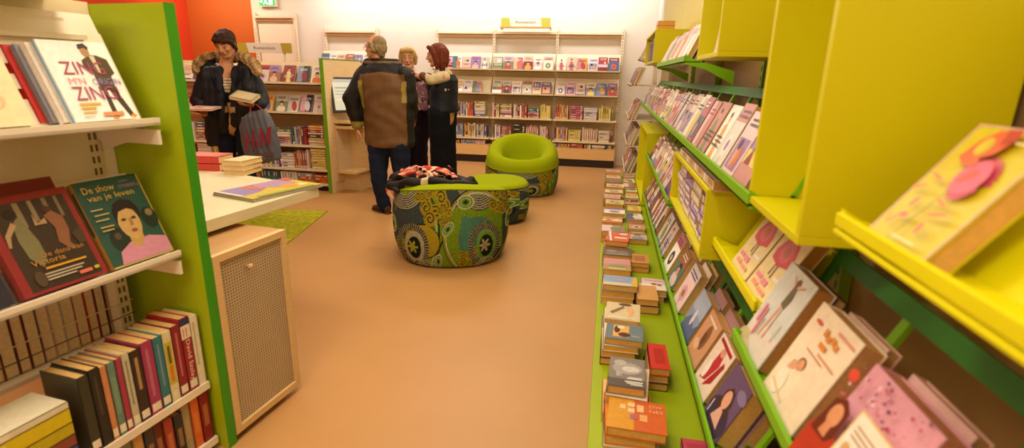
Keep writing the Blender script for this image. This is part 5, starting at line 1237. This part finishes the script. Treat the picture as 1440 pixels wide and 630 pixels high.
# carrier bag
def bagpt(u, v, dy=0): return aty(u, v, Yw - .30 + dy)
bo = bagpt(365, 195); be = empty('carrier_bag', bo, 0, 'grey carrier bag with red lettering hanging from the fur-hood woman\'s wrist', 'bag')
def bl(u, v, dy=0): return bagpt(u, v, dy) - bo
bm_ = MB()
outl = [((352, 157), (374, 154)), ((340, 166), (381, 164)), ((337, 180), (388, 180)), ((340, 195), (392, 197)), ((344, 212), (395, 214)), ((348, 226), (396, 222)), ((353, 234), (390, 225))]
st = []
for i, ((u0, v0), (u1, v1)) in enumerate(outl):
    a, b = bl(u0, v0), bl(u1, v1); st.append(((a+b)/2, (b-a)/2, Vector((0, (.03, .05, .065, .075, .078, .07, .03)[i], 0))))
bm_.loft(st, (0,0,0,1), 26)
organic('bag_body', bm_, BAGM, C('#565862'), be, .006, 3, wob=lambda c: .005*np.sin(c[:,0]*60 + c[:,2]*9)*np.sin(c[:,2]*7 + 2) + .002*np.sin(c[:,0]*130+c[:,2]*40))
hd = MB().tube([bl(352, 160), bl(352, 150, .02), bl(357, 145, .06), bl(364, 150, .04), bl(372, 158)], .006, C('#b8343c'), 8).build('handle', BAGM, be, smooth=True)
lt = MB(); a = bl(347, 211, -.092); b = bl(384, 204, -.092); up = (bl(352, 178, -.092) - bl(353, 204, -.092))
T = frame(a, (b-a).normalized(), up.normalized(), (b-a).normalized().cross(up.normalized())); wd, ht = (b-a).length, up.length
red_ = C('#96263a')
add_art(lt, [P_([(0,.0),(.07,.0),(.13,1),(.06,1)], red_), P_([(.24,.0),(.31,.0),(.37,1),(.30,1)], red_), P_([(.04,.45),(.33,.45),(.34,.56),(.05,.56)], red_),
             T_('&', .38, .12, .48, .5, red_),
             P_([(.50,.0),(.57,.0),(.63,1),(.56,1)], red_), P_([(.56,1),(.64,1),(.76,.1),(.70,.1)], red_), P_([(.70,.1),(.76,.1),(.93,1),(.86,1)], red_), P_([(.86,.0),(.94,.0),(.99,1),(.91,1)], red_)], wd, ht, .012, T)
a2 = bl(356, 222, -.088); add_art(lt, [R_(0,0,.8,.12, C('#74404c'))], wd, ht, .006, frame(a2, (b-a).normalized(), up.normalized(), (b-a).normalized().cross(up.normalized())))
lt.build('lettering', PRINT, be)

# ---------- woman in the navy vest, pointing
Yv_ = 5.50
wv = Fig((aty(622, 240, Yv_).x, Yv_, 0), 'auburn-haired woman in a navy vest and cream shirt pointing at the kiosk')
def q(u, v, dy=0): return wv.L(aty(u, v, Yv_ + dy))
hc_ = q(614, 78, 0); R = rotYP(math.radians(-78), math.radians(6))
qq = head(wv, hc_, R, 1.0, True); nk = q(622, 97, .02)
wv.body.cap(hc_ + Vector((.03, 0, -.05)), nk, .050, .052)
sh1, sh2 = q(624, 108, -.14), q(628, 106, .16)
el1, wr1 = q(606, 113, -.20), q(588, 107, -.24); el2, wr2 = q(632, 140, .2), q(620, 150, .02)
hp1, hp2 = q(618, 165, -.06), q(627, 165, .08); kn1, kn2 = q(617, 205, -.04), q(629, 205, .08); an1, an2 = q(618, 240, -.02), q(632, 240, .10); an1.z = an2.z = .09
ch = (sh1 + sh2)/2
wv.body.cap(nk, ch + Vector((0,0,-.1)), .06, .12); wv.body.cap(ch + Vector((0,0,-.1)), (hp1+hp2)/2, .12, .125); wv.body.ball(q(610, 122, -.03), .07); wv.body.ball(q(611, 122, .06), .07)
limb(wv.body, [sh1, el1, wr1], [.046, .036, .027]); limb(wv.body, [sh2, el2, wr2], [.052, .040, .029])
limb(wv.body, [hp1, kn1, an1], [.085, .056, .04]); limb(wv.body, [hp2, kn2, an2], [.085, .056, .04])
hand(wv, wr1, (-1, -.1, .05), (0, 0, -1), .25, -1, .95); hand(wv, wr2, (-.8, -.3, -.2), (0, 0, -1), .6, 1, .95)
organic('body', wv.body, SKIN, C('#c98c66'), wv.e, .0065, 4)
hm = MB(); hm.ball(qq(0, .022, .036), (.088, .100, .088), R=R)
for k in (-1, 1):
    limb(hm, [qq(.060*k, -.045, .070), qq(.080*k, -.012, .01), qq(.078*k, .0, -.07), qq(.066*k, -.005, -.125)], [.026, .030, .030, .018])
    limb(hm, [qq(.05*k, .06, .03), qq(.058*k, .06, -.06), qq(.05*k, .05, -.14)], [.055, .050, .026])
limb(hm, [qq(0, .075, .02), qq(0, .075, -.06), qq(0, .06, -.14)], [.06, .05, .03]); hm.cap(qq(-.04, -.07, .082), qq(.03, -.07, .085), .020, .022)
organic('hair', hm, HAIR, C('#6a2c18'), wv.e, .006, 3, wob=furry(.0012))
sm = MB(); limb(sm, [sh1 + Vector((0, .02, 0)), el1, wr1 + Vector((.05, 0, 0))], [.062, .050, .042]); limb(sm, [sh2, el2, wr2 + Vector((.03, 0, 0))], [.068, .054, .044])
sm.loft([(nk + Vector((0, 0, .01)), X*.065, Yv*.065), (nk + Vector((0, 0, -.05)), X*.09, Yv*.11), (ch + Vector((0, 0, -.12)), X*.12, Yv*.17), (q(622, 158, .02), X*.135, Yv*.17), (q(622, 163, .02), X*.13, Yv*.165)], (0,0,0,1), 22)
def shirtc(c):
    col = np.tile(np.array(C('#cbb894')), (len(c), 1)); col[c[:,0] < wr1.x + .085] = np.array(C('#6a4a34')); return col
organic('shirt', sm, CLOTH, shirtc, wv.e, .007, 3, wob=folds(.004, 20, 12, 22))
vm = MB(); vm.loft([(ch + Vector((.01, 0, .02)), X*.09, Yv*.13), (ch + Vector((.01, 0, -.04)), X*.125, Yv*.175), (q(624, 125, .02), X*.150, Yv*.185), (q(624, 142, .02), X*.150, Yv*.18), (q(625, 155, .02), X*.155, Yv*.19), (q(625, 157.5, .02), X*.14, Yv*.18)], (0,0,0,1), 26); vm.ball(q(610, 122, -.03), .082); vm.ball(q(611, 122, .06), .082)
vm.cap(nk + Vector((.01, -.04, -.03)), nk + Vector((.01, .06, -.03)), .05, .05)
organic('vest', vm, SHELL, C('#10131f'), wv.e, .0075, 3, wob=folds(.004))
tm = MB(); limb(tm, [hp1 + Vector((0,0,.04)), kn1, an1 + Vector((0,0,-.05))], [.125, .098, .095]); limb(tm, [hp2 + Vector((0,0,.04)), kn2, an2 + Vector((0,0,-.05))], [.125, .098, .095])
organic('trousers', tm, CLOTH, C('#101118'), wv.e, .008, 4, wob=folds(.005, 12, 9, 20))
shoe(wv, an1, (-1, -.2, 0), C('#1c1614')); shoe(wv, an2, (-1, 0, 0), C('#1c1614'))

# ---------- blonde woman facing us
Yb2 = 6.0
wb_ = Fig((aty(588, 235, Yb2).x, Yb2, 0), 'short-haired blonde woman with glasses behind the man, holding a patterned folder')
def q(u, v, dy=0): return wb_.L(aty(u, v, Yb2 + dy))
hc_ = q(574, 82, 0); R = rotYP(math.radians(14), math.radians(4)); qq = head(wb_, hc_, R, 1.0, True); nk = q(577, 101, .03)
wb_.body.cap(hc_ + Vector((0, .02, -.05)), nk, .05, .055)
sh1, sh2 = q(562, 112, .02), q(602, 112, .02); el1, wr1 = q(558, 142, 0), q(578, 138, -.2); el2, wr2 = q(607, 140, .02), q(592, 142, -.2)
hp1, hp2 = q(573, 168, 0), q(594, 168, 0); kn1, kn2 = q(574, 202, 0), q(592, 202, 0); an1, an2 = q(575, 235, 0), q(592, 235, 0); an1.z = an2.z = .09
wb_.body.cap(nk, (sh1+sh2)/2 + Vector((0,0,-.1)), .06, .12); wb_.body.cap((sh1+sh2)/2 + Vector((0,0,-.1)), (hp1+hp2)/2, .12, .125)
limb(wb_.body, [sh1, el1, wr1], [.052, .040, .029]); limb(wb_.body, [sh2, el2, wr2], [.052, .040, .029]); limb(wb_.body, [hp1, kn1, an1], [.085, .056, .04]); limb(wb_.body, [hp2, kn2, an2], [.085, .056, .04])
hand(wb_, wr1, (.6, -.7, 0), (.3, .6, .2), .6, 1, .95); hand(wb_, wr2, (-.5, -.6, -.1), (-.2, .7, .2), .6, -1, .95)
organic('body', wb_.body, SKIN, C('#d49a78'), wb_.e, .0065, 4)
hm = MB(); hm.ball(qq(0, .022, .040), (.090, .100, .088), R=R); hm.cap(qq(-.055, -.055, .085), qq(.045, -.06, .090), .030, .030)
for k in (-1, 1): limb(hm, [qq(.070*k, -.035, .060), qq(.084*k, -.005, .01), qq(.080*k, .010, -.055)], [.026, .026, .018])
hm.cap(qq(0, .07, .0), qq(0, .06, -.07), .06, .05)
organic('hair', hm, HAIR, C('#c8a468'), wb_.e, .006, 3, wob=furry(.002))
g = MB()
for k in (-1, 1):
    g.tube([qq(.032*k + .022*math.cos(t*PI/6), -.100, .002 + .015*math.sin(t*PI/6)) for t in range(13)], .0010, C('#8a6a5a'), 6); g.tube([qq(.054*k, -.096, .006), qq(.082*k, .01, .008)], .0010, C('#8a6a5a'), 6)
g.build('glasses', PLAST, wb_.e)
sm = MB(); sm.loft([(nk + Vector((0, 0, -.02)), X*.08, Yv*.075), (q(580, 106, .02), X*.16, Yv*.11), (q(581, 116, .02), X*.20, Yv*.13), (q(582, 140, .02), X*.17, Yv*.13), (q(583, 165, .02), X*.175, Yv*.14)], (0,0,0,1), 24)
limb(sm, [sh1, el1, wr1 + Vector((-.03, .03, 0))], [.075, .058, .045]); limb(sm, [sh2, el2, wr2 + Vector((.03, .03, 0))], [.075, .058, .045])
organic('top', sm, CLOTH, C('#14121a'), wb_.e, .0075, 3, wob=folds(.005))
tm = MB(); limb(tm, [hp1 + Vector((0,0,.04)), kn1, an1 + Vector((0,0,-.04))], [.12, .085, .08]); limb(tm, [hp2 + Vector((0,0,.04)), kn2, an2 + Vector((0,0,-.04))], [.12, .085, .08])
organic('trousers', tm, CLOTH, C('#1c1420'), wb_.e, .008, 4, wob=folds(.005))
shoe(wb_, an1, (0, -1, 0), C('#1c1614')); shoe(wb_, an2, (.2, -1, 0), C('#1c1614'))
p = aty(590, 136, Yb2 - .27)
fo = MB(); rg = random.Random(8); T = frame((p.x - .02, p.y, p.z - .14), Vector((1, -.25, 0)).normalized(), Vector((0, .05, 1)).normalized(), Vector((-.25, -1, .05)).normalized())
fo.box((-.12, 0, -.006), (.12, .30, .006), C('#8a6470'), 0, T)
add_art(fo, [E_(rg.random(), rg.random(), rg.uniform(.04, .1), rg.uniform(.03, .08), rg.choice([C('#b88c90'), C('#6a4858'), C('#c8a49c'), C('#74566a')]), rg.random()*3, 10) for _ in range(40)], .24, .30, .007, T @ Matrix.Translation((-.12, 0, 0)))
tag(fo.build('folder', PRINT), 'mauve patterned folder held in front of the blonde woman', 'folder')

# ================================================================ COAT AND SCARF ON THE POUF
pc = Vector((-1.165, 3.83, .60))
ce = empty('coat', pc, 0, 'black coat with beige lining heaped on the large pouf', 'coat')
def cp(u, v, y): return aty(u, v, y) - pc
cmb = MB()
def heap(mb, pts, rs): limb(mb, pts, rs)
heap(cmb, [cp(547, 263, 3.56), cp(560, 259, 3.54), cp(585, 256, 3.52), cp(612, 255, 3.52), cp(636, 257, 3.54), cp(664, 259, 3.60)], [.028, .032, .034, .032, .028, .022])
heap(cmb, [cp(552, 250, 3.80), cp(575, 248, 3.80), cp(605, 248, 3.8), cp(640, 252, 3.78), cp(660, 257, 3.72)], [.035, .05, .05, .045, .03])
heap(cmb, [cp(551, 257, 3.66), cp(562, 252, 3.66), cp(600, 250, 3.66), cp(650, 256, 3.66)], [.035, .05, .055, .035])
heap(cmb, [cp(547, 263, 3.56), cp(549, 270, 3.54), cp(553, 279, 3.52)], [.026, .024, .016]); heap(cmb, [cp(552, 266, 3.54), cp(559, 269, 3.50)], [.03, .018])
heap(cmb, [cp(650, 257, 3.6), cp(662, 254, 3.62), cp(668, 258, 3.62)], [.03, .036, .02])
def hc2(c):
    n = len(c); col = np.tile(np.array(C('#1a1412')), (n, 1)); t = np.sin(c[:,0]*17 + c[:,1]*9)
    bei = (c[:,0] < cp(562, 262, 3.6).x) & (c[:,2] < cp(555, 264, 3.6).z); col[bei] = np.array(C('#d8a880'))
    r = (c[:,0] < cp(551, 262, 3.6).x) & (c[:,2] < cp(555, 263, 3.6).z) & (c[:,2] > cp(555, 268, 3.6).z); col[r] = np.array(C('#b8583c'))
    w = (np.abs(c[:,0] - cp(604, 262, 3.6).x) < .028) & (c[:,1] < -.12) & (c[:,2] > cp(600, 257, 3.7).z - .01); col[w] = np.array(C('#d8c4a0'))
    w = (np.abs(c[:,0] - cp(585, 262, 3.6).x) < .05) & (c[:,1] < -.16) & (c[:,2] < cp(600, 256, 3.66).z); col[w] = np.array(C('#7a7434'))
    return col
organic('shell', cmb, SHELL, hc2, ce, .006, 3, wob=folds(.008, 30, 26, 34))
se = empty('scarf', pc, 0, 'red, pink and black patterned scarf crumpled on top of the black coat', 'scarf')
smb = MB(); rg = random.Random(12)
base = [cp(563, 249, 3.62), cp(573, 244, 3.64), cp(584, 240, 3.66), cp(595, 243, 3.66), cp(604, 240, 3.68), cp(614, 242, 3.68), cp(625, 244, 3.66), cp(634, 249, 3.62), cp(643, 254, 3.58)]
heap(smb, base, [.03, .036, .040, .038, .040, .040, .036, .03, .024])
for i in range(16):
    a = base[rg.randrange(1, len(base)-1)] + Vector((rg.uniform(-.03, .03), rg.uniform(-.07, .07), rg.uniform(-.02, .03)))
    b = a + Vector((rg.uniform(-.09, .09), rg.uniform(-.08, .08), rg.uniform(-.04, .02))); smb.cap(a, b, .018, .014)
def scc(c):
    t = np.sin(c[:,0]*30 + 3*np.sin(c[:,1]*24 + c[:,2]*20) + c[:,2]*30); u = np.sin(c[:,1]*34 + c[:,2]*46 + 2*np.sin(c[:,0]*17))
    col = np.tile(np.array(C('#c23a34')), (len(c), 1)); col[t > .45] = np.array(C('#e49a84')); col[(u > .5)] = np.array(C('#2a1416')); col[(t < -.75)] = np.array(C('#eac0a0')); return col
organic('cloth', smb, CLOTH, scc, se, .005, 2, wob=folds(.010, 60, 50, 70))
# dark bag beside the panel on the table
bp = atz(272, 290, TZ); be = empty('handbag', (bp.x - .03, bp.y, TZ), 0, 'dark brown bag on the table, mostly behind the green panel', 'bag')
m = MB(); m.loft([((-.06, 0, .0), X*.10, Yv*.05), ((-.06, 0, .01), X*.11, Yv*.06), ((-.06, 0, .07), X*.105, Yv*.055), ((-.055, 0, .11), X*.085, Yv*.03), ((-.05, 0, .125), X*.07, Yv*.02)], (0,0,0,1), 20)
m.cap((.02, -.02, .10), (.04, -.03, .06), .018, .015)
organic('bag_body', m, CLOTH, C('#34211a'), be, .005, 2, wob=folds(.004, 40, 30, 50))
MB().tube([(-.10, 0, .11), (-.08, 0, .155), (-.02, 0, .155), (.01, 0, .11)], .006, C('#2a1a14'), 8).build('strap', CLOTH, be, smooth=True)
# ================================================================ LIGHT, WORLD, CAMERA
def area(name, loc, rot, size, sy, power, col):
    l = bpy.data.lights.new(name, 'AREA'); l.shape = 'RECTANGLE'; l.size = size; l.size_y = sy; l.energy = power; l.color = col
    o = bpy.data.objects.new(name, l); COL.objects.link(o); o.location = loc; o.rotation_euler = rot; return o
WARM = (1.0, .86, .66); COOL = (1.0, .97, .98)
for i, (x, y, p) in enumerate(((-1.0, -.7, 44), (-1.2, 1.6, 28), (-1.3, 4.0, 32), (-1.6, 6.2, 36), (-4.2, 2.2, 18), (-4.6, 5.0, 30), (-5.8, 6.8, 14))):
    area('ceiling_lamp', (x, y, 2.95), (0, 0, 0), 1.5, .5, p, WARM)
area('ceiling_lamp', (-.35, .9, 2.9), (0, math.radians(28), 0), .3, 2.2, 18, WARM)
area('ceiling_lamp', (-.35, 3.8, 2.9), (0, math.radians(28), 0), .3, 3.0, 22, WARM)
area('wall_wash_light', (-2.2, 8.05, 2.75), (math.radians(32), 0, 0), 5.4, .12, 50, COOL)
area('wall_wash_light', (-6.4, 7.9, 2.8), (math.radians(30), 0, 0), 1.5, .2, 16, WARM)  # added light to brighten the orange wall, no fixture there
w = bpy.data.worlds.new('room_air'); scene.world = w; w.use_nodes = True
w.node_tree.nodes['Background'].inputs[0].default_value = (1, .8, .55, 1); w.node_tree.nodes['Background'].inputs[1].default_value = .15
cd = bpy.data.cameras.new('camera'); cam = bpy.data.objects.new('camera', cd); COL.objects.link(cam); scene.camera = cam
cd.sensor_fit = 'HORIZONTAL'; cd.sensor_width = 36; cd.lens = 36 * F / 1440; cd.clip_start = .02
cam.matrix_world = Matrix.Translation(CAM) @ RM.to_4x4()
cd.dof.use_dof = True; cd.dof.focus_distance = 4.2; cd.dof.aperture_fstop = 2.8
# the many distant books that are not kept as single objects
if REST.v:
    o = REST.build('distant_books', [PRINT, PAPER]); tag(o, 'the remaining small distant books filling the racks and shelves', 'books', None, 'stuff')
vs = scene.view_settings; vs.view_transform = 'Standard'; vs.look = 'None'; vs.gamma = 1; vs.use_curve_mapping = False; vs.exposure = .0
scene.cycles.max_bounces = 8
